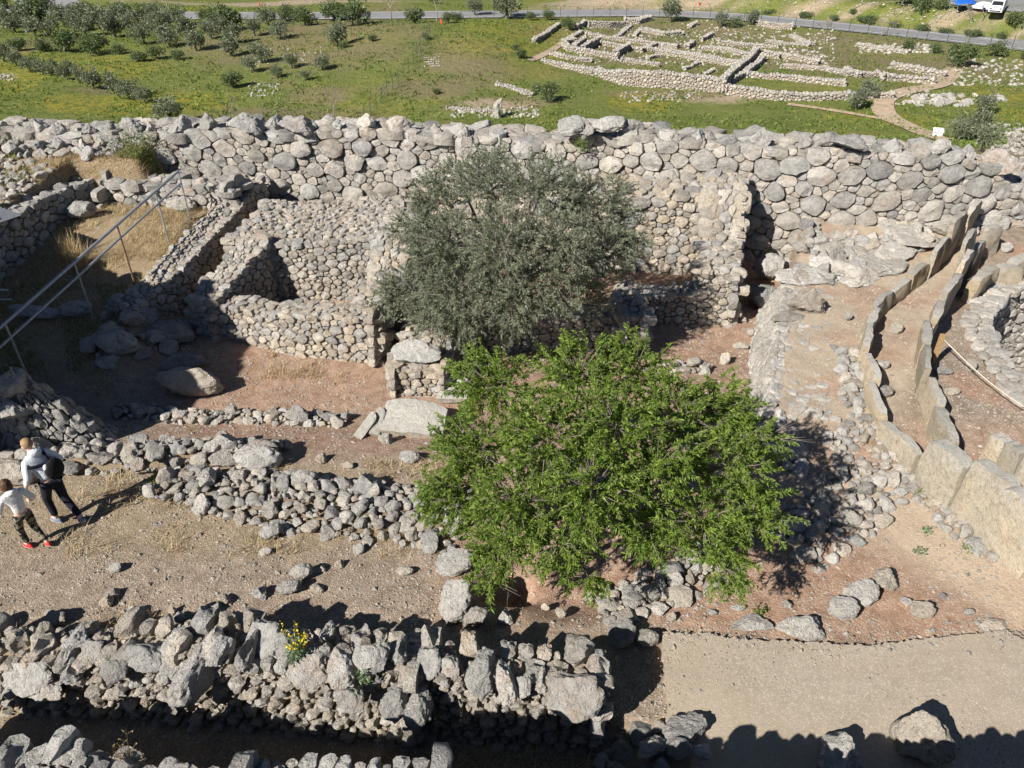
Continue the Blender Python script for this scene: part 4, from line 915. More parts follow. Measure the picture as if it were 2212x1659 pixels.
# ------------------------------------------------------------------ trees near
def unit(a): return a / np.maximum(1e-9, np.linalg.norm(a, axis=1, keepdims=True))
def leaf_mesh(name, base, dirn, L, W, mat, R=nrg):
    """leaf quads: base point, direction, length, width arrays"""
    n = len(base); rv = unit(R.normal(size=(n, 3)) + np.array([0, 0, .5])); side = unit(np.cross(dirn, rv)); nrm = np.cross(side, dirn)
    tip = base + dirn * L[:, None] - np.array([0, 0, 1.0]) * (L * .18)[:, None]; mid = base + dirn * (L * .48)[:, None] + nrm * (L * .06)[:, None]
    V = np.stack([base, mid - side * (W * .5)[:, None], tip, mid + side * (W * .5)[:, None]], 1).reshape(-1, 3)
    Q = np.arange(n * 4).reshape(n, 4); me = np_mesh(name, V, Q); fattr(me, 'st', np.repeat(R.uniform(0, 1, n), 4)); me.materials.append(mat); return me
def near_tree(name, label, base, lobes, shoots, twig_len, per, LL, LW, mat, trunk_r, fork, bare=0, up=.45, droop=0.0, surf=.5):
    root = tag(empty(name, base), label, 'tree'); B = Vector(base); R = random.Random(hash(name) % 1000 + 5)
    fk = B + Vector(fork); mb = MB(); mb.tube([Vector((0, 0, -.3)), Vector(fork) * .5 + Vector((.08, .05, 0)), Vector(fork)], [trunk_r * 1.35, trunk_r, trunk_r * .85], 10)
    mb.build('trunk', BARK, root, None, True)
    tw = MB(); O = []; D = []; Ls = []; cen = sum((Vector(c) for c, r in lobes), Vector()) / len(lobes)
    for (c, r) in lobes:
        c = Vector(c); mid = fk.lerp(c, .5) + Vector((R.uniform(-.2, .2), R.uniform(-.2, .2), .18)); lb = MB()
        path = [fk - B, (fk.lerp(mid, .5) + Vector((R.uniform(-.06, .06), R.uniform(-.06, .06), .05))) - B, mid - B, mid.lerp(c, .6) + Vector((R.uniform(-.1, .1), R.uniform(-.1, .1), 0)) - B, c - B]
        lb.tube(path, [trunk_r * .45, trunk_r * .3, trunk_r * .2, trunk_r * .12, trunk_r * .04], 6); lb.build('limb', BARK, root, None, True)
        k = int(shoots * (r / .6) ** 2)
        for _ in range(k):
            d = Vector((R.gauss(0, 1), R.gauss(0, 1), R.gauss(0, 1) * .85)).normalized(); rr = r * (R.random() ** surf) * (1 + .25 * noise.noise(d * 2 + c))
            p = c + d * rr; g = (d * .8 + (p - cen).normalized() * .5 + Vector((0, 0, up - droop * R.random() * 1.6)) + Vector((R.gauss(0, .45), R.gauss(0, .45), R.gauss(0, .3)))).normalized()
            O.append(p); D.append(g); Ls.append(twig_len * R.uniform(.6, 1.3))
            if R.random() < .5: tw.tube([c.lerp(p, .45) - B, p - B, p + g * Ls[-1] * .9 - B], [.007, .005, .002], 3, False)
    for _ in range(bare):
        (c, r) = R.choice(lobes[-8:]); c = Vector(c); d = Vector((R.uniform(.2, 1), R.uniform(-.8, .5), R.uniform(-.2, .5))).normalized(); p = c + d * r * .9
        tw.tube([c - B, p - B, p + (d + Vector((0, R.uniform(-.3, .3), R.uniform(-.2, .3)))) * .42 - B], [.009, .006, .002], 3, False)
        for q in range(4):
            e = p + d * R.uniform(0, .3); tw.tube([e - B, e + (d + Vector((R.uniform(-1, 1), R.uniform(-1, 1), R.uniform(-.4, .8)))).normalized() * R.uniform(.12, .3) - B], [.004, .0015], 3, False)
    tw.build('twigs', TWIG, root, None, True)['kind'] = 'stuff'
    O = np.array([o[:] for o in O]); D = np.array([d[:] for d in D]); Ls = np.array(Ls); n = len(O); i = np.repeat(np.arange(n), per)
    f = np.tile(np.linspace(.05, 1, per), n) + nrg.uniform(-.05, .05, n * per)
    pt = O[i] + D[i] * (Ls[i] * f)[:, None] - np.array([0, 0, 1.0]) * (droop * .25 * Ls[i] * f * f)[:, None]
    dr = unit(D[i] * .75 + unit(nrg.normal(size=(n * per, 3))) * .8 + np.array([0, 0, .12]))
    L = LL * nrg.uniform(.6, 1.25, n * per); me = leaf_mesh('leaves', pt - np.array(base), dr, L, L * LW * nrg.uniform(.8, 1.2, n * per), mat)
    o = link('leaves', me, None, root); o['kind'] = 'stuff'; return root
def lobes_from(L):
    out = []
    for px, py, r, z in L:
        x, y = at(px, py, z); out.append(((x, y, z), msize(r, y, z) * .9))
    return out
AL = lobes_from([(1060, 830, 88, 2.5), (1250, 815, 95, 3.1), (1370, 800, 75, 3.0), (1020, 970, 92, 2.1), (1180, 950, 100, 3.2), (1330, 920, 95, 3.3), (1540, 890, 82, 2.6), (985, 1075, 68, 1.7), (1120, 1080, 92, 2.4),
                 (1280, 1060, 92, 3.0), (1420, 1010, 82, 3.0), (1570, 1010, 80, 2.6), (1075, 1180, 66, 1.4), (1210, 1170, 66, 1.8), (1400, 1130, 60, 2.2), (1520, 1130, 82, 2.3), (1630, 1110, 66, 2.2), (1560, 1220, 52, 1.7),
                 (1270, 1245, 36, 1.3), (1055, 1240, 32, 1.1), (1640, 950, 38, 2.5), (1600, 880, 30, 2.6), (945, 1065, 36, 1.6), (1330, 760, 32, 3.1), (1400, 1170, 40, 1.9), (1455, 880, 62, 2.9), (1480, 960, 50, 2.8)])
near_tree('almond_tree', 'bright green almond tree with narrow leaves filling the middle of the court', (1.15, 9.5, gz(1.15, 9.5)), AL, 200, .27, 40, .078, .29, ALMOND, .13, (-.05, .05, .75), 22, .45, .5, .55)
OLV = lobes_from([(1060, 395, 72, 3.7), (1170, 410, 80, 3.7), (950, 430, 66, 3.2), (1275, 440, 74, 3.2), (960, 535, 86, 2.6), (1085, 530, 92, 3.0), (1205, 530, 88, 2.9), (1310, 545, 62, 2.4), (885, 625, 56, 1.5), (985, 640, 84, 1.7),
                  (1105, 640, 78, 1.9), (1195, 615, 64, 2.2), (1000, 700, 46, .9), (1110, 690, 40, .9), (1265, 610, 36, 1.7), (1340, 480, 40, 2.8), (893, 490, 40, 2.7), (1335, 420, 30, 3.0), (1060, 350, 34, 3.9), (985, 372, 32, 3.5), (1365, 520, 26, 2.5), (848, 640, 34, 1.3), (1280, 660, 26, 1.2), (930, 670, 44, 1.2)])
near_tree('olive_tree', 'large grey green olive tree standing inside the ruined house before the boulder wall', (-.5, 17.6, gz(-.5, 17.6)), OLV, 185, .32, 42, .075, .24, OLIVE, .22, (.1, .0, .9), 6, .5, .35, .55)

# ------------------------------------------------------------------ railing, post and rope
rA, rB = Vector((*at(385, 370, 2.3), 2.3)), Vector((*at(0, 708, 1.55), 1.55)); rC = rB + (rB - rA) * .25
rl = tag(empty('railing', (rA + rB) / 2), 'grey metal railing of two sloping rails running down to the left edge', 'railing'); o0 = (rA + rB) / 2
MB().tube([rA - o0, rC - o0], .038, 8).build('rail', STEEL, rl); MB().tube([rA - o0 + Vector((0, 0, -.34)), rC - o0 + Vector((0, 0, -.34))], .03, 8).build('rail', STEEL, rl)
for i, f in enumerate((.0, .17, .42, .66, .98)):
    p = rA.lerp(rB, f); zb = gz(p.x, p.y) if i else .9
    MB().tube([p - o0, Vector((p.x, p.y, zb - .1)) - o0], .024, 6).build('post', STEEL if i != 2 else RUSTY, rl)
s2 = tag(empty('railing', (-13.0, 16.3, .3)), 'second thin metal railing in the shade at the left edge', 'railing')
MB().tube([(-.6, -.6, 1.35), (.75, .3, .75)], .03, 6).build('rail', STEEL, s2); MB().tube([(-.6, -.6, .95), (.75, .3, .5)], .025, 6).build('rail', STEEL, s2); MB().tube([(-.35, -.4, 1.75), (-.35, -.4, -.2)], .025, 6).build('post', STEEL, s2)
V = []; Fc = []
for i in range(25):
    for j in range(2): V.append((i * .04, j * .9, .025 * math.cos(i * math.pi / 2)))
for i in range(24): Fc.append((i * 2, i * 2 + 2, i * 2 + 3, i * 2 + 1))
x, y = at(5, 460, 1.95); o = link('corrugated_sheet', mesh('corrugated_sheet', V, Fc, False), STEEL, None, (x - .75, y - .3, 1.92)); o.rotation_euler = (0, .05, -.5)
md = o.modifiers.new('thick', 'SOLIDIFY'); md.thickness = .004; tag(o, 'piece of grey corrugated metal sheet on the retaining wall at the left edge', 'metal sheet')
x, y = at(2013, 788, .27); pt = Vector((x, y, gz(x, y)))
o = MB().box((0, 0, .36), (.085, .085, .86)).build('wooden_post', WOOD, None, pt); tag(o, 'short weathered wooden post between the slab ring and the round shaft', 'post')
a = pt + Vector((.04, 0, .68)); b = Vector((*at(2300, 930, .75), .75))
mb = MB().tube([a + (b - a) * f + Vector((0, 0, -.16 * math.sin(math.pi * f))) for f in [i / 16 for i in range(17)]], .012, 6); o = mb.build('rope', ROPE, None, None, True); tag(o, 'pale barrier rope strung from the wooden post to the right', 'rope')

# ------------------------------------------------------------------ plants on the front wall
x, y = at(640, 1420, 1.05); b = Vector((x, y + .05, 1.0)); root = tag(empty('mullein_plant', b), 'grey leaved plant with yellow flower spikes growing on the front wall', 'plant')
st = MB(); fl = []; lv = []
for k in range(8):
    a = rng.uniform(0, 6.28); t = Vector((math.cos(a) * rng.uniform(.05, .2), math.sin(a) * .12, rng.uniform(.3, .62))); st.tube([(0, 0, 0), t * .5 + Vector((0, 0, .04)), t], [.008, .006, .003], 4)
    for _ in range(26):
        f = rng.uniform(.5, 1); fl.append(t * f + Vector((rng.gauss(0, .016), rng.gauss(0, .016), 0)))
    for _ in range(20): lv.append(t * rng.uniform(.05, .55))
st.build('stem', GREENG, root)
fl = np.array([p[:] for p in fl]); n = len(fl); link('flowers', leaf_mesh('flowers', fl, unit(nrg.normal(size=(n, 3))), np.full(n, .026), np.full(n, .024), FLOWER), None, root)['kind'] = 'stuff'
for _ in range(170): a = rng.uniform(0, 6.28); lv.append(Vector((math.cos(a) * rng.uniform(0, .13), math.sin(a) * .1, rng.uniform(-.12, .15))))
lv = np.array([p[:] for p in lv]); n = len(lv); link('leaves', leaf_mesh('leaves', lv, unit(nrg.normal(size=(n, 3)) + [0, 0, .4]), nrg.uniform(.06, .12, n), nrg.uniform(.03, .05, n), WEED), None, root)['kind'] = 'stuff'
x, y = at(285, 1655, 1.0); root = tag(empty('dried_weed', (x, y, .95)), 'dry branching weed with seed heads in the bottom left wall', 'plant'); st = MB(); hd = []
for k in range(9):
    a = rng.uniform(0, 6.28); t = Vector((math.cos(a) * rng.uniform(.05, .28), math.sin(a) * .15, rng.uniform(.25, .6))); st.tube([(0, 0, 0), t * .5 + Vector((0, 0, .05)), t], [.005, .004, .002], 4)
    for q in range(4): f = rng.uniform(.4, .95); e = t * f + Vector((rng.uniform(-.08, .08), rng.uniform(-.05, .05), rng.uniform(.02, .1))); st.tube([t * f, e], [.002, .0015], 3); hd.append(e)
st.build('stem', STRAW, root); hd = np.array([p[:] for p in hd]); n = len(hd); link('seed_heads', leaf_mesh('seed_heads', np.repeat(hd, 4, 0), unit(nrg.normal(size=(n * 4, 3))), np.full(n * 4, .018), np.full(n * 4, .014), STRAW), None, root)['kind'] = 'stuff'
def clump(px, py, hgt, r, n, label, z=None, mat=SHRUB, L=.07):
    x, y = at(px, py, z) if z is not None else spot(px, py); zz = z if z is not None else gz(x, y); n = n if r > .2 else n // 2; r = r if r > .2 else r * .75
    P = nrg.normal(size=(n, 3)) * [r * .45, r * .45, hgt * .35] + [0, 0, hgt * .3]; o = empty('weed_clump', (x, y, zz)); link('leaves', leaf_mesh('leaves', P, unit(nrg.normal(size=(n, 3)) + [0, 0, .7]), nrg.uniform(.5, 1.2, n) * L, nrg.uniform(.4, .6, n) * L, mat), None, o)['kind'] = 'stuff'; tag(o, label, 'plant')
clump(2090, 1190, .1, .14, 90, 'small green weed at the foot of the tallest slabs', mat=GREENG)
clump(2200, 1180, .1, .14, 60, 'tiny weed on the sandy slope by the right edge', mat=GREENG)
clump(2000, 1150, .1, .18, 110, 'grey green weed among stones at the almond shadow edge', mat=WEED)
clump(1985, 1195, .1, .15, 90, 'grey weed below the stones at the almond shadow edge', mat=WEED)
clump(590, 770, .12, .1, 60, 'dry brown weed at the foot of the front house wall', mat=STRAW)
clump(785, 1470, .2, .14, 160, 'low green weed growing between stones of the front wall', z=1.0, mat=WEED)
clump(1640, 1325, .14, .16, 120, 'weed growing beside the almond at the heap of stones', mat=GREENG)
clump(1255, 320, .35, .25, 260, 'green caper bush hanging in a joint of the boulder wall', z=2.3, mat=GREENG)
clump(300, 335, .5, 1.0, 1500, 'low thorny shrub on the end of the dry bank', mat=SHRUB)
clump(20, 430, .6, .8, 1200, 'green bush at the left edge of the bank', mat=GREENG)

# ------------------------------------------------------------------ people
def fabric(name, c, scale=25, var=.12): return flat(name, c, .85, 0, var, 13, .03)
SKIN = flat('skin', (.62, .40, .30), .55, 0, .06, 10); HAIRB = flat('blond_hair', (.30, .19, .10), .6, 0, .25, 60, .01); HAIRD = flat('brown_hair', (.085, .045, .025), .5, 0, .3, 60, .012)
HOOD1 = fabric('pale_grey_cotton', (.62, .64, .68)); HOOD2 = fabric('white_fleece', (.78, .77, .73)); NAVY = fabric('navy_fabric', (.012, .014, .025)); BLACK = fabric('black_fabric', (.012, .012, .014)); RED = fabric('red_canvas', (.62, .03, .03)); SOLE = fabric('white_sole', (.78, .78, .76)); SNEAK = fabric('blue_grey_canvas', (.17, .20, .27))
def camo():
    m = NT('camouflage_fabric'); p = m.coord(True); v = m.node('ShaderNodeTexVoronoi'); m.l.new(p, v.inputs['Vector']); v.inputs['Scale'].default_value = 22
    s = m.node('ShaderNodeSeparateColor'); m.l.new(v.outputs['Color'], s.inputs[0]); m.color(m.ramp(s.outputs[0], (.0, (.012, .013, .012)), (.5, (.014, .015, .013)), (.55, (.06, .062, .04)), (.85, (.23, .20, .15)))); return m.m
CAMO = camo()
dg = None
def skin_body(name, J, EDG, mat, parent, sub=2, root='pelvis'):
    names = [root] + [k for k in J if k != root]; ix = {k: i for i, k in enumerate(names)}
    me = bpy.data.meshes.new(name); me.from_pydata([J[k][0] for k in names], [(ix[a], ix[b]) for a, b in EDG], [])
    o = bpy.data.objects.new(name, me); COL.objects.link(o); md = o.modifiers.new('s', 'SKIN'); sv = me.skin_vertices[0].data
    for k in names: r = J[k][1]; sv[ix[k]].radius = r if isinstance(r, tuple) else (r, r)
    sv[0].use_root = True; md.use_smooth_shade = True; md.branch_smoothing = .4
    s = o.modifiers.new('u', 'SUBSURF'); s.levels = sub; s.render_levels = sub
    d = bpy.context.evaluated_depsgraph_get(); m2 = bpy.data.meshes.new_from_object(o.evaluated_get(d)); bpy.data.objects.remove(o); m2.name = name
    m2.polygons.foreach_set('use_smooth', [True] * len(m2.polygons)); m2.materials.clear(); return link(name, m2, mat, parent)
def ball(name, c, r, mat, parent, cutf=None, nz=.0):
    bm = bmesh.new(); bmesh.ops.create_icosphere(bm, subdivisions=4, radius=1)
    for v in bm.verts:
        p = v.co.copy(); v.co = Vector((p.x * r[0], p.y * r[1], p.z * r[2])) * (1 + nz * noise.noise(p * 6)) + Vector(c)
    if cutf: bmesh.ops.delete(bm, geom=[v for v in bm.verts if cutf(v.co - Vector(c))], context='VERTS')
    me = bpy.data.meshes.new(name); bm.to_mesh(me); bm.free(); me.polygons.foreach_set('use_smooth', [True] * len(me.polygons)); return link(name, me, mat, parent)
def person(loc, rz, S, label, fem, top, trouser, shoe, hair, pose):
    root = tag(empty('person', loc, rz), label, 'person'); q = lambda x, y, z: Vector((x * S, y * S, z * S)); J = {}
    P = pose
    def sc(r): return r * S
    J['pelvis'] = (q(*P['pelvis']), (sc(.10), sc(.085))); J['belly'] = (q(*P['belly']), (sc(.105), sc(.08))); J['chest'] = (q(*P['chest']), (sc(.125), sc(.09))); J['neck0'] = (q(*P['neck0']), sc(.06)); J['neck'] = (q(*P['neck']), sc(.048)); h = q(*P['head'])
    J['head'] = (h, sc(.075)); J['crown'] = (h + q(0, .0, .075), sc(.066)); E = [('pelvis', 'belly'), ('belly', 'chest'), ('chest', 'neck0'), ('neck0', 'neck'), ('neck', 'head'), ('head', 'crown')]
    for s in 'LR':
        for k, r in (('sh', .058), ('el', .042), ('wr', .028)): J[k + s] = (q(*P[k + s]), sc(r))
        for k, r in (('hip', .088), ('kn', .058), ('an', .042)): J[k + s] = (q(*P[k + s]), sc(r))
        E += [('chest', 'sh' + s), ('sh' + s, 'el' + s), ('el' + s, 'wr' + s), ('pelvis', 'hip' + s), ('hip' + s, 'kn' + s), ('kn' + s, 'an' + s)]
        d = (J['wr' + s][0] - J['el' + s][0]).normalized(); sd = d.cross(Vector((1 if s == 'R' else -1, .2, 0))).normalized(); w = J['wr' + s][0]
        J['pa' + s] = (w + d * S * .06, sc(.026)); E.append(('wr' + s, 'pa' + s))
        for i, (o_, l) in enumerate(((-.026, .062), (-.009, .072), (.009, .068), (.026, .052))):
            a = w + d * S * .09 + sd * (o_ * S); b = a + (d * l * .55 + Vector((0, .012, 0))) * S; c = b + (d * l * .4 + Vector((0, .022, .0))) * S
            for n_, p_ in (('a', a), ('b', b), ('c', c)): J['f%d%s%s' % (i, n_, s)] = (p_, sc(.0085))
            E += [('pa' + s, 'f%da%s' % (i, s)), ('f%da%s' % (i, s), 'f%db%s' % (i, s)), ('f%db%s' % (i, s), 'f%dc%s' % (i, s))]
        t = w + d * S * .04 + sd * (-.034 * S); t2 = t + (d * .035 - sd * .018 + Vector((0, .012, 0))) * S; J['ta' + s] = (t, sc(.011)); J['tb' + s] = (t2, sc(.009)); E += [('pa' + s, 'ta' + s), ('ta' + s, 'tb' + s)]
        fd = P['toe' + s]; an = J['an' + s][0]; J['to' + s] = (an + q(*fd) * .14, sc(.03)); E.append(('an' + s, 'to' + s))
    skin_body('body', J, E, SKIN, root)
    # face: nose, ears, eyes, mouth on the head
    f = Vector(P.get('face', (0, 1, 0))).normalized(); sd = Vector((f.y, -f.x, 0)); mb = MB()
    ball('nose', h + f * S * .085 + q(0, 0, -.005), (S * .014, S * .02, S * .018), SKIN, root)
    for s in (-1, 1):
        ball('ear', h + sd * (s * S * .082), (S * .014, S * .026, S * .034), SKIN, root); ball('eye', h + f * S * .074 + sd * (s * S * .032) + q(0, 0, .02), (S * .012,) * 3, PAINT, root)
    ball('mouth', h + f * S * .074 + q(0, 0, -.045), (S * .022, S * .012, S * .006), RED, root)
    if fem: ball('hair', h + f * S * -.018 + q(0, 0, .012), (S * .107, S * .112, S * .155), hair, root, lambda v: v.dot(f) > S * .055 and v.z < S * .07, .12)
    else: ball('hair', h + f * S * -.012 + q(0, 0, .035), (S * .091, S * .1, S * .098), hair, root, lambda v: v.dot(f) > S * .03 and v.z < S * .045 or v.z < -S * .06, .05)
    # clothes: a little larger than the body they follow
    g = 1.0; T = {k: J[k] for k in ('belly', 'chest', 'shL', 'shR', 'elL', 'elR')}; lo = J['pelvis'][0]
    T['hem'] = (lo + q(0, -.005, .01), (sc(.145), sc(.118))); T['belly'] = (J['belly'][0], (sc(.148), sc(.118))); T['chest'] = (J['chest'][0], (sc(.155), sc(.12))); T['coll'] = (J['neck0'][0], (sc(.085), sc(.08)))
    for s in 'LR': T['sh' + s] = (J['sh' + s][0], sc(.078)); T['el' + s] = (J['el' + s][0], sc(.062)); T['cf' + s] = (J['el' + s][0].lerp(J['wr' + s][0], .92), sc(.045))
    skin_body('hoodie', T, [('hem', 'belly'), ('belly', 'chest'), ('chest', 'coll'), ('chest', 'shL'), ('shL', 'elL'), ('elL', 'cfL'), ('chest', 'shR'), ('shR', 'elR'), ('elR', 'cfR')], top, root, 2, 'hem')
    if P.get('hood', True):
        hd = ball('hood', J['neck0'][0] - f * S * .055 + q(0, 0, .015), (S * .115, S * .09, S * .075), top, root, None, .12)
    T = {'pelvis': (lo, (sc(.118), sc(.1)))}; E = []
    for s in 'LR':
        T['hip' + s] = (J['hip' + s][0], sc(.105)); T['kn' + s] = (J['kn' + s][0], sc(.075)); T['cf' + s] = (J['kn' + s][0].lerp(J['an' + s][0], .9), sc(.058)); E += [('pelvis', 'hip' + s), ('hip' + s, 'kn' + s), ('kn' + s, 'cf' + s)]
    skin_body('trousers', T, E, trouser, root)
    for s in 'LR':
        an = J['an' + s][0]; fd = q(*P['toe' + s]).normalized(); a = math.atan2(fd.y, fd.x); up = Vector(P.get('shup' + s, (0, 0, 1)))
        sh = Vector((0, 0, 0)); bm = bmesh.new(); bmesh.ops.create_icosphere(bm, subdivisions=3, radius=1); sm_ = bmesh.new(); bmesh.ops.create_icosphere(sm_, subdivisions=3, radius=1)
        for v in bm.verts: p = v.co; v.co = Vector((p.x * .135 * S, p.y * .05 * S * (1 + .15 * p.x), max(-.03, p.z * (.06 - .022 * p.x)) * S))
        for v in sm_.verts: p = v.co; v.co = Vector((p.x * .142 * S, p.y * .055 * S * (1 + .15 * p.x), min(max(p.z * .05, -.042), -.018) * S))
        for nm, b, mt in (('shoe', bm, shoe), ('sole', sm_, SOLE)):
            me = bpy.data.meshes.new(nm); b.to_mesh(me); b.free(); me.polygons.foreach_set('use_smooth', [True] * len(me.polygons))
            o = link(nm, me, mt, root if nm == 'shoe' else sho, an + fd * S * .045 + q(0, 0, -.035) if nm == 'shoe' else None)
            if nm == 'shoe': sho = o; o.rotation_euler = (0, P.get('pitch' + s, 0), a)
    return root
hx, hy = spot(146, 1124); hz = gz(hx, hy)
POSE1 = dict(pelvis=(0, 0, .93), belly=(.0, .05, 1.1), chest=(0, .13, 1.30), neck0=(0, .19, 1.45), neck=(0, .215, 1.50), head=(0, .25, 1.60), face=(-.25, 1, 0),
             shL=(-.18, .15, 1.39), elL=(-.27, .06, 1.14), wrL=(-.29, .2, .93), shR=(.18, .15, 1.39), elR=(.31, .02, 1.17), wrR=(.24, .22, 1.05),
             hipL=(-.09, 0, .88), knL=(-.10, .16, .50), anL=(-.10, .10, .09), toeL=(-.1, 1, -.15), hipR=(.09, 0, .88), knR=(.10, .0, .48), anR=(.10, -.32, .12), toeR=(.1, 1, -.45), pitchR=.4)
person((hx, hy, hz), 1.05, 1.0, 'blond boy in pale grey hoodie and dark trousers walking away, black sling bag on back', False, HOOD1, NAVY, SNEAK, HAIRB, POSE1)
R1 = Matrix.Rotation(1.05, 3, 'Z'); W1 = lambda v: Vector((hx, hy, hz)) + R1 @ Vector(v)
bag = tag(empty('sling_bag', W1((.12, -.06, 1.13)), 1.05), 'black sling bag with pale panel worn across the back of the blond boy', 'bag'); bo = Vector((.12, -.06, 1.13))
ball('bag_body', (0, 0, 0), (.16, .085, .20), BLACK, bag, None, .05); ball('panel', (-.11, .01, .09), (.05, .04, .07), HOOD1, bag)
def strap(pts, name='strap', w=.05):
    V = []; Fc = []
    for i, p in enumerate(pts):
        p = Vector(p) - bo; d = (Vector(pts[min(i + 1, len(pts) - 1)]) - Vector(pts[max(i - 1, 0)])).normalized(); s = d.cross(Vector((0, -1, .35))).normalized() * w / 2
        for e in (-.008, .008): V += [p - s + Vector((0, e, 0)), p + s + Vector((0, e, 0))]
    for i in range(len(pts) - 1):
        a = i * 4
        for j, k in ((0, 1), (1, 3), (3, 2), (2, 0)): Fc.append((a + j, a + k, a + 4 + k, a + 4 + j))
    link(name, mesh(name, V, Fc, True), NAVY, bag)
strap([(.13, .25, 1.42), (.12, .14, 1.485), (.11, .04, 1.42), (.10, -.02, 1.33), (.10, -.06, 1.22)])
strap([(-.27, .16, 1.33), (-.2, .04, 1.33), (-.1, .0, 1.30), (0, -.01, 1.28), (.09, -.05, 1.24)]); strap([(-.13, .06, 1.02), (-.06, .0, 1.06), (.02, -.06, 1.10), (.08, -.07, 1.12)], 'strap', .02)
hx2, hy2 = spot(80, 1178); hz2 = gz(hx2, hy2)
POSE2 = dict(pelvis=(0, 0, .90), belly=(0, .03, 1.08), chest=(0, .07, 1.28), neck0=(0, .08, 1.43), neck=(0, .09, 1.48), head=(0, .12, 1.58), face=(-.1, 1, 0),
             shL=(-.19, .08, 1.38), elL=(-.30, .1, 1.12), wrL=(-.26, .26, .96), shR=(.19, .06, 1.38), elR=(.30, -.04, 1.12), wrR=(.28, .14, .98),
             hipL=(-.1, 0, .85), knL=(-.11, .14, .47), anL=(-.11, .06, .09), toeL=(-.15, 1, -.1), hipR=(.1, 0, .85), knR=(.11, .02, .46), anR=(.12, -.26, .12), toeR=(.15, 1, -.4), pitchR=.35)
person((hx2, hy2, hz2), 1.0, .82, 'brown haired child in white fleece, camouflage trousers and red shoes at the left edge', True, HOOD2, CAMO, RED, HAIRD, POSE2)

# ------------------------------------------------------------------ the country beyond the wall
def crown_geo(seed, n, lump, q, squash=.75, bare=False):
    R = np.random.default_rng(seed); C = R.normal(size=(lump, 3)); C = unit(C) * (R.uniform(.25, .72, (lump, 1))); C[:, 2] = C[:, 2] * squash
    k = R.integers(0, lump, n); d = unit(R.normal(size=(n, 3))); P = C[k] + d * (R.uniform(.2, 1, (n, 1)) ** .5) * R.uniform(.26, .42, lump)[k][:, None]
    dr = unit(d + R.normal(size=(n, 3)) * .5 + [0, 0, .3]); L = R.uniform(.6, 1.3, n) * q; return P, dr, L
FT = []
def far_proto(i, mat, n, lump, q, squash, tr, zc):
    P, d, L = crown_geo(40 + i, n, lump, q, squash); P = P + [0, 0, zc]
    me = leaf_mesh('crown', P, d, L, L * .55, mat, np.random.default_rng(i)); t = MB()
    t.tube([(0, 0, -.15), (.03, .02, zc * .3), (-.02, .03, zc * .6)], [tr * 1.3, tr, tr * .7], 6)
    for k in range(5): a = k * 1.26 + i; t.tube([(-.02, .03, zc * .5), (math.cos(a) * .2, math.sin(a) * .2, zc * .8), (math.cos(a) * .42, math.sin(a) * .42, zc * 1.05)], [tr * .55, tr * .4, tr * .15], 4)
    FT.append((me, mesh('trunk', t.V, t.Fc))); FT[-1][1].materials.append(BARK)
for i in range(4): far_proto(i, FAROL, 1500, 11, .13, .7, .07, .85)      # 0-3 olives, radius 1
for i in range(3): far_proto(4 + i, SHRUB, 1700, 12, .13, .75, .07, .6)  # 4-6 dark shrubs
def bare_geo(seed):
    R = random.Random(seed); t = MB()
    def br(p, d, l, r, k):
        e = p + d * l; t.tube([p, (p + e) / 2 + Vector((R.uniform(-.05, .05) * l, R.uniform(-.05, .05) * l, 0)), e], [r, r * .8, r * .55], 4, False)
        if k: [br(e, (d + Vector((R.gauss(0, .45), R.gauss(0, .45), R.gauss(.1, .25)))).normalized(), l * R.uniform(.6, .8), r * .55, k - 1) for _ in range(3)]
    br(Vector((0, 0, -.1)), Vector((R.uniform(-.1, .1), 0, 1)), .6, .045, 4); return mesh('branches', t.V, t.Fc)
BARE = [bare_geo(i) for i in range(3)]
for m in BARE: m.materials.append(TWIG)
def far_tree(px, py, wpx, kind, label, group=None, name='olive_tree', hs=1.0):
    wpx *= .78 if kind == 's' else (1.22 if px > 720 else 1.0)
    x, y, z = at_far(px, py); W = msize(wpx, y, z) * .68
    if kind == 'b':
        r = tag(empty('bare_tree', (x, y, z)), label, 'tree', group); r.scale = (W * .8, W * .8, W * .9 * hs); o = link('branches', BARE[rng.randrange(3)], None, r); r.rotation_euler.z = rng.uniform(0, 6); return r
    k = rng.randrange(4) if kind == 'o' else 4 + rng.randrange(3); r = tag(empty(name if kind == 'o' else 'shrub', (x, y, z), rng.uniform(0, 6.28)), label, 'tree' if kind == 'o' else 'shrub', group)
    r.scale = (W * rng.uniform(.92, 1.08), W * rng.uniform(.92, 1.08), W * rng.uniform(.9, 1.1) * hs)
    link('crown', FT[k][0], None, r); link('trunk', FT[k][1], None, r); return r
z1 = lambda x, y: (x * .336, y * .336)
z2 = lambda x, y: (734 + x * .336, y * .336)
GR = []
for x, y, w in ((100, 210, 120), (230, 235, 120), (330, 240, 120), (420, 172, 130), (560, 240, 130), (640, 190, 130), (740, 245, 140), (850, 200, 130), (930, 285, 140), (1060, 222, 130), (1090, 305, 130), (1205, 225, 120), (1265, 330, 140),
                (1360, 255, 120), (1490, 362, 130), (1500, 282, 110), (1640, 235, 100), (1805, 252, 110), (1685, 412, 130), (1620, 472, 90), (1880, 442, 90), (2075, 455, 100), (2175, 300, 110), (480, 205, 110), (980, 195, 100), (1150, 175, 110),
                (150, 175, 120), (20, 180, 120), (760, 170, 120), (1420, 215, 110), (1730, 165, 110), (1000, 150, 120), (540, 160, 120)):
    GR.append((x, y, w))
GR.sort(key=lambda q: q[1]); nrow = 6
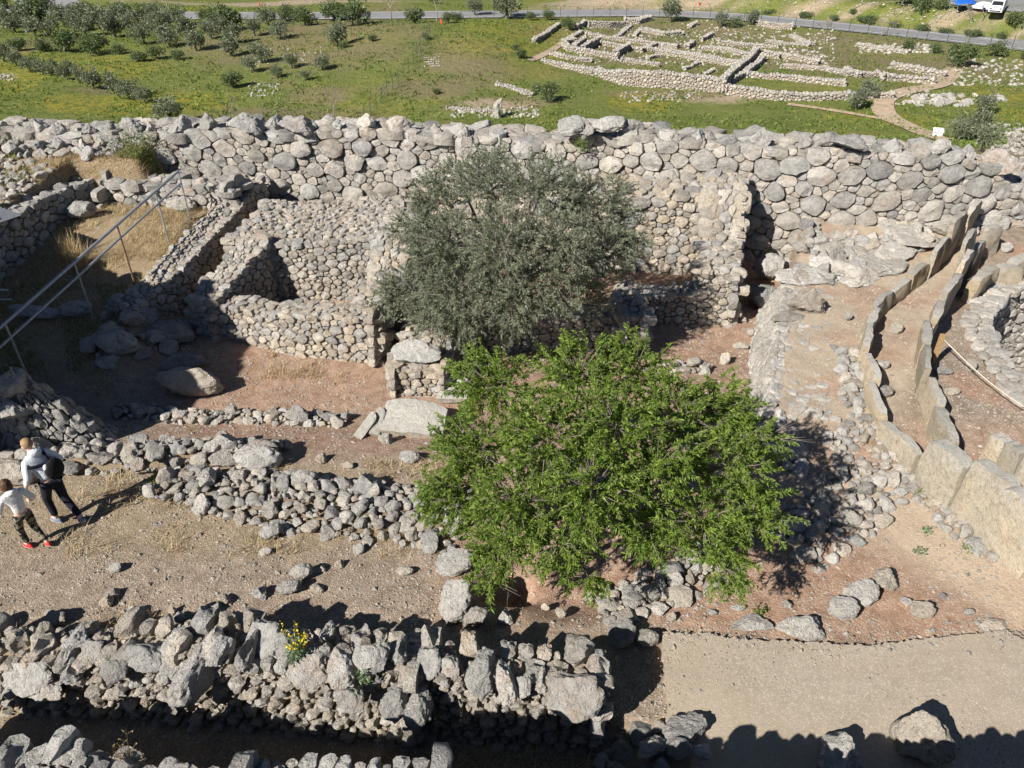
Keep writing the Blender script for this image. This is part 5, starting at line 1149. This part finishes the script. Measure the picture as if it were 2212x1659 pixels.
for k in range(nrow):
    row = sorted(GR[k * len(GR) // nrow:(k + 1) * len(GR) // nrow])
    for i, (x, y, w) in enumerate(row):
        far_tree(*z1(x, y), w * .336 * 1.08, 'o', 'olive tree %s from left in the %s row of the far grove' % (ORD[i], ['farthest', 'second', 'third', 'fourth', 'fifth', 'nearest'][k]), 'olive trees of the grove below the road')
for i, (x, y, w) in enumerate(((30, 400, 110), (110, 432, 100), (200, 465, 100), (340, 492, 100), (440, 522, 110), (520, 545, 100), (605, 575, 120), (730, 602, 110), (835, 635, 120), (930, 662, 100), (270, 478, 90))):
    far_tree(*z1(x, y), w * .336 * 1.1, 'o', '%s olive tree from the left in the slanting row across the left meadow' % ORD[[10, 1, 2, 4, 5, 6, 7, 8, 9, 10, 3][i] if i else 0], 'olive trees of the slanting row')
for x, y, w, lb in ((430, 335, 200, 'big dark bush at the near edge of the olive grove'), (620, 352, 190, 'wide dark bush right of the big one at the grove edge'), (1500, 565, 150, 'grey thicket in the meadow above the boulder wall'),
                    (580, 135, 190, 'dark tree hiding the road right of the side road'), (800, 118, 130, 'dark tree before the road, left of the visible stretch'), (935, 128, 130, 'small dark tree where the road comes into view'),
                    (1305, 125, 110, 'dark tree breaking the road on the left'), (1450, 195, 260, 'largest dark tree below the road on the left'), (1700, 135, 110, 'dark tree at the right end of the left road stretch'), (1960, 165, 200, 'dark clump hiding the road left of centre'),
                    (1840, 140, 160, 'leafy tree left of the dark clump at the road'), (2150, 135, 180, 'grey tree right of the dark clump at the road'), (200, 140, 230, 'large dark tree beside the side road junction'), (270, 70, 150, 'pale olive behind the junction tree'), (30, 60, 130, 'dark tree in the top left corner'),
                    (900, 395, 110, 'low grey bush in the middle of the meadow edge'), (1150, 395, 90, 'small dark green bush at the meadow edge'), (760, 350, 100, 'low bush beside the wide dark bush'), (1010, 385, 120, 'scrub below the olive grove'), (120, 325, 130, 'scrub at the left edge under the grove'), (280, 330, 130, 'scrub left of the big dark bush')):
    far_tree(*z1(x, y), w * .336 * 1.05, 's', lb)
far_tree(*z1(1100, 800), 62, 'o', 'lone leaning olive tree just beyond the boulder wall', None, 'olive_tree', .8)
far_tree(*z1(1970, 525), 24, 'o', 'tiny young olive tree alone in the meadow'); far_tree(*z1(1785, 505), 30, 'o', 'small olive tree alone below the grove')
far_tree(*z1(1495, 800), 70, 'b', 'grey leafless bush behind the boulder wall'); far_tree(*z1(2150, 780), 60, 'b', 'leafless bush by the fence behind the boulder wall')
for x, y, w, k, lb in ((870, 105, 85, 'o', 'small round olive on the ridge by the road'), (1070, 122, 145, 'o', 'spreading olive on the ridge by the road'), (1230, 132, 70, 's', 'low dark bush on the ridge right of the spreading olive'), (1470, 195, 120, 's', 'dark green bush beside the first ruin wall'),
                       (330, 140, 200, 'b', 'bare grey tree at the road left of the ridge'), (620, 140, 160, 'b', 'bare tree by the orange spot left of the ridge'), (480, 150, 150, 's', 'dark scrub by the road left of the ridge'), (80, 165, 230, 's', 'wide dark scrub in front of the road'), (210, 265, 70, 's', 'small dark bush on the green slope'),
                       (550, 260, 55, 's', 'little bush on the diagonal fence'), (625, 605, 65, 's', 'small dark bush near the near excavation'), (1165, 375, 90, 's', 'dark green bush at the start of the ruin path'), (1330, 650, 165, 's', 'rounded grey bush below the big ruin wall'), (2125, 150, 105, 'o', 'olive standing before the road above the ruins'),
                       (760, 135, 90, 's', 'green bush where the ridge meets the road'), (20, 310, 80, 's', 'low bush at the foot of the green slope'), (610, 22, 70, 's', 'small tree on the bank above the road'), (1130, 330, 60, 's', 'dark bush at the top of the ruin path'), (1340, 135, 90, 's', 'pale scrub above the first ruin wall'),
                       (700, 150, 90, 's', 'dark bush under the bare tree by the ridge')):
    far_tree(*z2(x, y), w * .336 * 1.05, k, lb)
for x, y, w, k, lb in ((260, 175, 75, 'o', 'slender olive on the ruins before the road'), (350, 178, 115, 's', 'rounded dark green bush on the ruins'), (460, 165, 70, 'o', 'thin grey tree right of the rounded bush on the ruins'), (930, 275, 130, 'b', 'bare pinkish tree on the ruins near the road'),
                       (1100, 118, 55, 's', 'small dark bush on the earth bank above the road'), (1290, 235, 90, 'b', 'bare shrub before the road fence'), (1380, 235, 80, 'b', 'second bare shrub before the road fence'), (1465, 325, 120, 's', 'dark green bush above the stone heap'), (1800, 425, 200, 's', 'broad open bush on the slope right of the ruins'),
                       (1640, 345, 100, 's', 'low bush left of the broad open bush'), (2015, 368, 140, 's', 'dense dark bush on the right slope'), (2215, 385, 70, 's', 'dark bush at the right edge of the slope'), (1130, 708, 110, 'o', 'front olive of the pair beside the path bend'), (1205, 640, 105, 'o', 'rear olive of the pair beside the path bend'),
                       (1945, 735, 110, 'o', 'topmost of the four olives above the wall end'), (1860, 900, 160, 'o', 'middle olive of the four above the wall end'), (1785, 905, 110, 'o', 'left olive of the four by the info board'), (1935, 978, 130, 'o', 'nearest olive of the four above the wall end'),
                       (2150, 165, 140, 's', 'tall dark tree beside the white van'), (1860, 175, 100, 'b', 'bare sapling on the bank below the car park'), (1925, 185, 110, 'b', 'bare forked tree below the white van'), (1715, 835, 50, 'b', 'dead stump by the info board'), (1560, 60, 160, 's', 'bushes on the bank left of the car park'),
                       (1420, 50, 150, 's', 'green scrub above the earth bank'), (1660, 70, 110, 's', 'green bush under the blue cover')):
    far_tree(*z3(x, y), w * .336 * 1.05, k, lb)

for i, (px, py, w) in enumerate(((1660, 34, 30), (1740, 40, 36), (1800, 46, 30), (1870, 55, 44), (1935, 62, 36), (1990, 68, 46), (2040, 74, 34), (2100, 82, 44), (2165, 86, 36))):
    far_tree(px, py, w, 's', '%s green scrub bush from the left on the verge beyond the road' % ORD[i], 'scrub bushes on the verge', hs=.6)
# ruins of the lower town
zz = lambda x, y: (1150.2 + x * .24, 17.7 + y * .24)
def ruin(label, P, h, conv=zz, thick=.9, rr=.34, hz=0.0):
    P = [at_far(*conv(*p)) for p in P]; pts = [p[:2] for p in P]; pa = Path(pts)
    if pa.L < .5: return
    zb = lambda f: far(*pa.at(f * pa.L)) - .15
    h_ = h if callable(h) else (lambda f: h)
    wall('ruin_wall', label, 'ruined wall', pts, zb, lambda f: zb(f) + .15 + h_(f) * .56, thick * .62, rr * .6, .1, 'ft01', .06, mat=FARST, cream=.45, top_r=(rr * .5, .1), jag=.14, bulge=.5, gap=.04, n=9, rough=.16, asp=1.15, single=True)[0].finish()
ruin('tall main front wall of the lower ruins', [(540, 607), (830, 700), (1100, 722), (1420, 742), (1710, 772)], prof([(0, 1.1), (.3, 2.6), (.6, 2.7), (1, 2.2)]), rr=.42, thick=1.5)
ruin('low left wing of the ruin front wall', [(85, 495), (300, 550), (535, 606)], prof([(0, .6), (1, 1.2)]), thick=1.2)
ruin('long right wing of the ruin front wall', [(1735, 800), (2212, 835), (2900, 838), (3240, 830)], prof([(0, 1.7), (.4, 1.2), (1, 1.1)]), thick=1.1, rr=.4)
ruin('second terrace wall at the left of the ruins', [(160, 432), (330, 470), (530, 495)], .8)
ruin('wall of the ruined chamber with dark openings', [(275, 365), (310, 400), (470, 425), (760, 470)], 1.1)
ruin('back wall of the ruined chamber', [(300, 335), (400, 310)], .9); ruin('first dark cross wall of the ruined chamber', [(392, 385), (487, 318)], 1.3, thick=.7); ruin('second dark cross wall of the ruined chamber', [(470, 402), (615, 322)], 1.5, thick=.8)
ruin('third dark cross wall right of the chamber', [(770, 440), (892, 372)], 1.3, thick=.8); ruin('isolated rubble wall left of the ruins beside the path', [(30, 318), (120, 270), (255, 165)], .9, thick=.8)
ruin('long wall crossing the upper ruins on the left', [(480, 255), (780, 300), (1100, 340), (1300, 370)], .8); ruin('rubble wall behind the chamber', [(610, 335), (900, 385), (1110, 400)], .9)
ruin('upper ruin wall near the middle', [(960, 220), (1190, 262), (1350, 250)], 1.0, thick=1.6); ruin('broad rubble wall across the ruin centre', [(1110, 420), (1420, 465), (1840, 540)], 1.1, thick=2.2)
ruin('thin wall bounding the first grass plot', [(800, 480), (1130, 535)], .6); ruin('short divider of the first grass plot', [(1040, 470), (1145, 440)], .5, thick=.5); ruin('short divider of the second grass plot', [(1375, 565), (1520, 500)], .5, thick=.5)
ruin('short divider of the third grass plot', [(1560, 610), (1650, 570)], .5, thick=.5); ruin('dark stepped cross wall at the ruin corner', [(1712, 770), (1900, 560), (2035, 440)], prof([(0, 2.3), (.5, 1.5), (1, 1.8)]), thick=1.0)
ruin('outer of the two parallel cross walls', [(1800, 690), (1950, 600), (2090, 480)], 1.0, thick=.8); ruin('small dark wall piece near the ruin centre', [(1400, 375), (1465, 335)], 1.0, thick=.7)
ruin('dark wall piece high in the ruins', [(1530, 300), (1635, 262)], .9, thick=.8); ruin('dark wall piece below the road', [(1420, 195), (1480, 160)], .8, thick=.8); ruin('curving wall of the upper right ruins', [(1500, 385), (1750, 400), (1880, 435), (2212, 470)], .8, thick=1.3)
ruin('thin upper wall of the right ruins', [(1680, 320), (1850, 335), (2200, 365)], .6); ruin('plastered looking retaining wall at the top of the ruins', [(505, 178), (700, 185), (845, 178)], 1.5, thick=.6, rr=.3); ruin('end wall left of the top retaining wall', [(410, 192), (490, 160)], 1.2, thick=.6)
ruin('pale rubble slope below the road', [(835, 140), (960, 150), (1070, 118)], 1.2, thick=2); ruin('pale wall under the road right of the round bush', [(2030, 165), (2220, 200), (2330, 205)], 1.4, thick=1.0)
ruin('thin diagonal wall joining the upper ruins', [(770, 275), (900, 165)], .5, thick=.8); ruin('short cross wall in the upper ruins', [(925, 265), (970, 215)], .5, thick=.7); ruin('low wall left of the chamber roof', [(320, 305), (455, 228)], .6, thick=.8)
ruin('low cross wall above the first plot', [(980, 400), (1130, 340)], .8, thick=.9)
ruin('wall along the front grass terrace', [(430, 500), (700, 525), (900, 545), (1050, 565)], .9, z3, 1.0, .4); ruin('wall of the middle right ruins', [(500, 360), (700, 385), (880, 415)], 1.0, z3, 1.2); ruin('long low wall of the right ruins', [(650, 440), (900, 460), (1060, 490), (1280, 500)], .8, z3, 1.0)
ruin('block wall with dark ends near the path', [(1300, 525), (1450, 530), (1620, 545)], 1.1, z3, 1.0, .5); ruin('upper block wall near the path', [(1350, 445), (1500, 470), (1690, 505)], 1.0, z3, 1.3, .45); ruin('stone line on the slope above the path', [(1130, 300), (1300, 330), (1450, 350)], .6, z3, 1.5, .4)
ruin('low wall under the bare tree', [(700, 240), (830, 300)], .7, z3, 1.2); ruin('broken wall in the middle of the right ruins', [(1050, 460), (1130, 500)], .8, z3, .9); ruin('stone line at the far right of the upper ruins', [(550, 275), (820, 305)], .6, z3, .9)
ruin('cut wall of an excavation at the right edge', [(2100, 940), (2160, 960), (2330, 975)], 1.6, z3, 1.0); ruin('path edging of stones right of the boulder wall', [(1900, 1040), (2050, 1060), (2300, 1075)], .4, z3, .8)
ruin('stone edging of the near excavation', [(690, 715), (850, 725), (1010, 730)], .5, z2, .6, .25); ruin('loose stone line on the ridge slope', [(1000, 555), (1100, 580), (1220, 625)], .4, z2, 1.2, .3)
def scatter(label, n, conv, x0, x1, y0, y1, r0, r1, cream=.3):
    it = []
    for _ in range(n): x, y, z = at_far(*conv(rng.uniform(x0, x1), rng.uniform(y0, y1))); it.append((x, y, z + .05, rng.uniform(r0, r1)))
    o = merged('scattered_stones', it, FARST, None, (it[0][0], it[0][1], it[0][2]), cream); o['label'] = label; return o
scatter('tumble of pale boulders in the grass beside the path', 90, z3, 1500, 1890, 618, 690, .2, .62); scatter('pale stones in the grass right of the tumble', 16, z3, 1980, 2080, 625, 660, .3, .6)
scatter('loose stones across the upper ruins', 420, z3, 0, 1000, 190, 420, .1, .3); scatter('loose stones across the left ruins', 420, zz, 300, 2000, 180, 520, .1, .28); scatter('loose stones on the right slope', 160, z3, 1750, 2200, 380, 560, .1, .35)
scatter('loose stones by the path bend', 60, z3, 1360, 1600, 590, 680, .1, .3); scatter('loose stones under the bushes on the right slope', 120, z3, 1150, 1650, 290, 350, .15, .45); scatter('stones of the near excavation', 130, z2, 700, 1280, 700, 760, .1, .3)
scatter('loose stones below the main ruin wall', 110, zz, 800, 1500, 760, 850, .08, .22); scatter('stones on the ridge slope', 70, z2, 540, 640, 370, 440, .06, .2); scatter('stones in the left meadow', 60, z1, 1600, 1800, 530, 630, .08, .25); scatter('stones at the left edge of the meadow', 30, z1, 0, 120, 480, 520, .1, .3)
scatter('loose stones in the grove', 90, z1, 1640, 2100, 290, 440, .06, .2); scatter('stones of the earth bank by the road', 260, z3, 0, 1900, 20, 190, .1, .3, .8); scatter('stones at the right edge beyond the wall', 120, z3, 2000, 2212, 800, 1000, .1, .3)
x, y, z = at_far(*z2(1015, 765)); o = boulder('standing_stone', x, y, z + .9, .55, .45, 1.25, None, .2, .15, .6, True, None, 3); o.rotation_euler.y = .3; tag(o, 'leaning upright rock in the near excavation', 'boulder')
x, y, z = at_far(*z2(1100, 790)); o = boulder('boulder', x, y - 20, far(x, y - 20) + .5, .1, .1, .1, None, 0, 0, .1); bpy.data.objects.remove(o)
V = []; Fc = []                                          # meadow tufts
N = 15000; P = []
while len(P) < N:
    x, y = rng.uniform(-75, 75), 55 + 90 * rng.random() ** 1.5
    if abs(y - yroad(x)) < 4.5 or noise.noise(Vector((x * .15, y * .15, 3))) < -.15: continue
    P.append((x, y, far(x, y) - .03))
P = np.repeat(np.array(P), 5, 0); n = len(P); d = unit(nrg.normal(size=(n, 3)) * [.6, .6, .15] + [0, 0, .9]); P = P + nrg.normal(size=(n, 3)) * [.22, .22, 0]; L = nrg.uniform(.12, .42, n)
o = link('meadow_tufts', leaf_mesh('meadow_tufts', P, d, L, L * .45, GREENG)); o['kind'] = 'stuff'; o['label'] = 'rough tufts of grass and herbs over the meadow'

# fences
def fence(label, P, step, h, name='wire_fence'):
    pa = Path(P); c = pa.at(pa.L / 2); c = Vector((c.x, c.y, far(c.x, c.y))); root = tag(empty(name, c), label, 'fence'); n = int(pa.L / step); pm = None; T = []
    for i in range(n + 1):
        q = pa.at(min(pa.L, i * step)); z = far(q.x, q.y); T.append(Vector((q.x, q.y, z)))
        if pm is None: pm = MB().box((0, 0, h / 2 - .1), (.07, .07, h + .2)).build('post', FENCE, root); pm.location = T[0] - c
        else: o = pm.copy(); COL.objects.link(o); o.location = T[-1] - c
    for k in range(4):
        MB().tube([t - c + Vector((0, 0, h * (.12 + .28 * k))) for t in T], .012, 3).build('wire', FENCE, root)
xr = np.linspace(-8, 72, 40); fence('wire fence with thin dark posts along the near side of the road', [(x, yroad(x) - 4.4) for x in xr], 2.6, 1.7)
fence('wire fence running down the ridge towards the boulder wall', [at_far(p[0], p[1])[:2] for p in ((788, 262), (840, 205), (895, 140), (935, 75))], 2.0, 1.5)

# vehicles, cover and info board
def van(px, py):
    x, y, pz = at_far(px, py); pz += .12
    root = tag(empty('parked_van', (x, y, pz), 4.1), 'white van parked at the car park edge in the top right', 'van'); root.scale = (.86, .86, .86)
    sec = [(-2.5, .35, 1.95), (-2.45, .32, 2.0), (.9, .32, 2.0), (1.25, .32, 1.85), (1.85, .32, 1.2), (2.45, .34, 1.0), (2.55, .4, .75)]; V = []; Fc = []
    for (xx, z0, z1) in sec:
        for (yy, z_) in ((-.95, z0), (-.98, .95), (-.86 if z1 > 1.3 else -.92, z1 - .08), (-.7, z1), (.7, z1), (.86 if z1 > 1.3 else .92, z1 - .08), (.98, .95), (.95, z0)):
            V.append((xx, yy, min(z_, z1) if z_ > z0 else z_))
    for i in range(len(sec) - 1):
        for k in range(8): a = i * 8 + k; b = i * 8 + (k + 1) % 8; Fc.append((a, a + 8, b + 8, b))
    Fc += [tuple(range(8))[::-1], tuple(range((len(sec) - 1) * 8, len(sec) * 8))]; link('body', mesh('body', V, Fc, False), PAINT, root)
    link('windscreen', mesh('windscreen', [(1.29, -.72, 1.80), (1.80, -.82, 1.27), (1.80, .82, 1.27), (1.29, .72, 1.80)], [(0, 1, 2, 3)], False), GLASS, root, (.03, 0, .02))
    for s in (-1, 1):
        link('side_window', mesh('side_window', [(.35, .95 * s, 1.2), (1.35, .97 * s, 1.2), (1.1, .90 * s, 1.72), (.35, .90 * s, 1.75)], [(0, 1, 2, 3)], False), GLASS, root, (0, .03 * s, 0))
        MB().box((2.5, .68 * s, .88), (.12, .36, .18)).build('headlight', GLASS, root)
        for xx in (-1.6, 1.55): w = MB().tube([(xx, .82 * s, .33), (xx, 1.0 * s, .33)], .34, 14).build('wheel', RUBBER, root); MB().tube([(xx, .99 * s, .33), (xx, 1.02 * s, .33)], .19, 10).build('rim', STEEL, w)
    MB().box((2.57, 0, .55), (.06, 1.6, .16)).build('bumper', RUBBER, root); MB().box((2.5, 0, .85), (.1, .8, .1)).build('grille', RUBBER, root)
van(2150, 32)
bx = Vector(at_far(2078, 22)) + Vector((0, 0, .12)); root = tag(empty('covered_stall', bx), 'bright blue tarpaulin cover on a low frame beside the van', 'cover'); V = []; Fc = []
for j in range(7):
    for i in range(9): a, b = i / 8 - .5, j / 6 - .5; V.append((a * 3.0, b * 2.6, 1.25 - .8 * abs(b) - .5 * abs(a) ** 3 * 4 + .08 * noise.noise(Vector((i * .7, j * .7, 0)))))
for j in range(6):
    for i in range(8): a = j * 9 + i; Fc.append((a, a + 1, a + 10, a + 9))
o = link('tarpaulin', mesh('tarpaulin', V, Fc), BLUE, root); md = o.modifiers.new('t', 'SOLIDIFY'); md.thickness = .02
for i in (-1, 1):
    for j in (-1, 1): MB().tube([(1.3 * i, 1.1 * j, 0), (1.3 * i, 1.1 * j, .6)], .04, 5).build('pole', STEEL, root)
c = Vector(at_far(2113, 23)) + Vector((0, 0, .12)); root = tag(empty('parked_car', c, 2.3), 'small white car between the blue cover and the van', 'car'); root.scale = (.72, .72, .72); V = []; Fc = []
sec = [(-2, .3, .95), (-1.7, .28, 1.35), (-.2, .28, 1.45), (.7, .28, .98), (1.7, .28, .85), (1.95, .35, .6)]
for (xx, za, zc) in sec: V += [(xx, -.82, za), (xx, -.85, .7), (xx, -.66, zc), (xx, .66, zc), (xx, .85, .7), (xx, .82, za)]
for i in range(5):
    for k in range(6): a = i * 6 + k; b = i * 6 + (k + 1) % 6; Fc.append((a, a + 6, b + 6, b))
Fc += [tuple(range(6))[::-1], tuple(range(30, 36))]; link('body', mesh('body', V, Fc, False), PAINT, root)
link('windscreen', mesh('windscreen', [(-.1, -.62, 1.42), (.62, -.66, 1.03), (.62, .66, 1.03), (-.1, .62, 1.42)], [(0, 1, 2, 3)], False), GLASS, root, (.02, 0, .03))
for s in (-1, 1):
    for xx in (-1.25, 1.2): MB().tube([(xx, .7 * s, .3), (xx, .88 * s, .3)], .3, 12).build('wheel', RUBBER, root)
x, y, z = at_far(*z3(1650, 880)); root = tag(empty('info_board', (x, y, z), -.25), 'white slanted information board on a plinth beside the footpath', 'sign'); root.scale = (.62,) * 3
MB().box((0, 0, .04), (1.9, 1.3, .16)).build('plinth', SANDP, root); MB().box((0, 0, .45), (1.1, .55, .7)).build('stand', PAINT, root); MB().box((0, -.05, .88), (1.3, .8, .06), 0, Matrix.Rotation(.5, 3, 'X')).build('panel', PAINT, root)
for px, py, lb in ((z2(655, 158)[0], z2(655, 158)[1], 'small orange marker at the bush left of the ridge'), (z3(122, 38)[0], z3(122, 38)[1], 'orange barrel on the verge above the road'), (z1(1668, 40)[0], z1(1668, 40)[1], 'orange barrel on the verge at the top left')):
    x, y, z = at_far(px, py); tag(MB().tube([(0, 0, 0), (0, 0, .3), (0, 0, .35), (0, 0, .6)], [.1, .12, .1, .1], 8).build('plastic_barrel', ORANGE, None, (x, y, z)), lb, 'barrel')
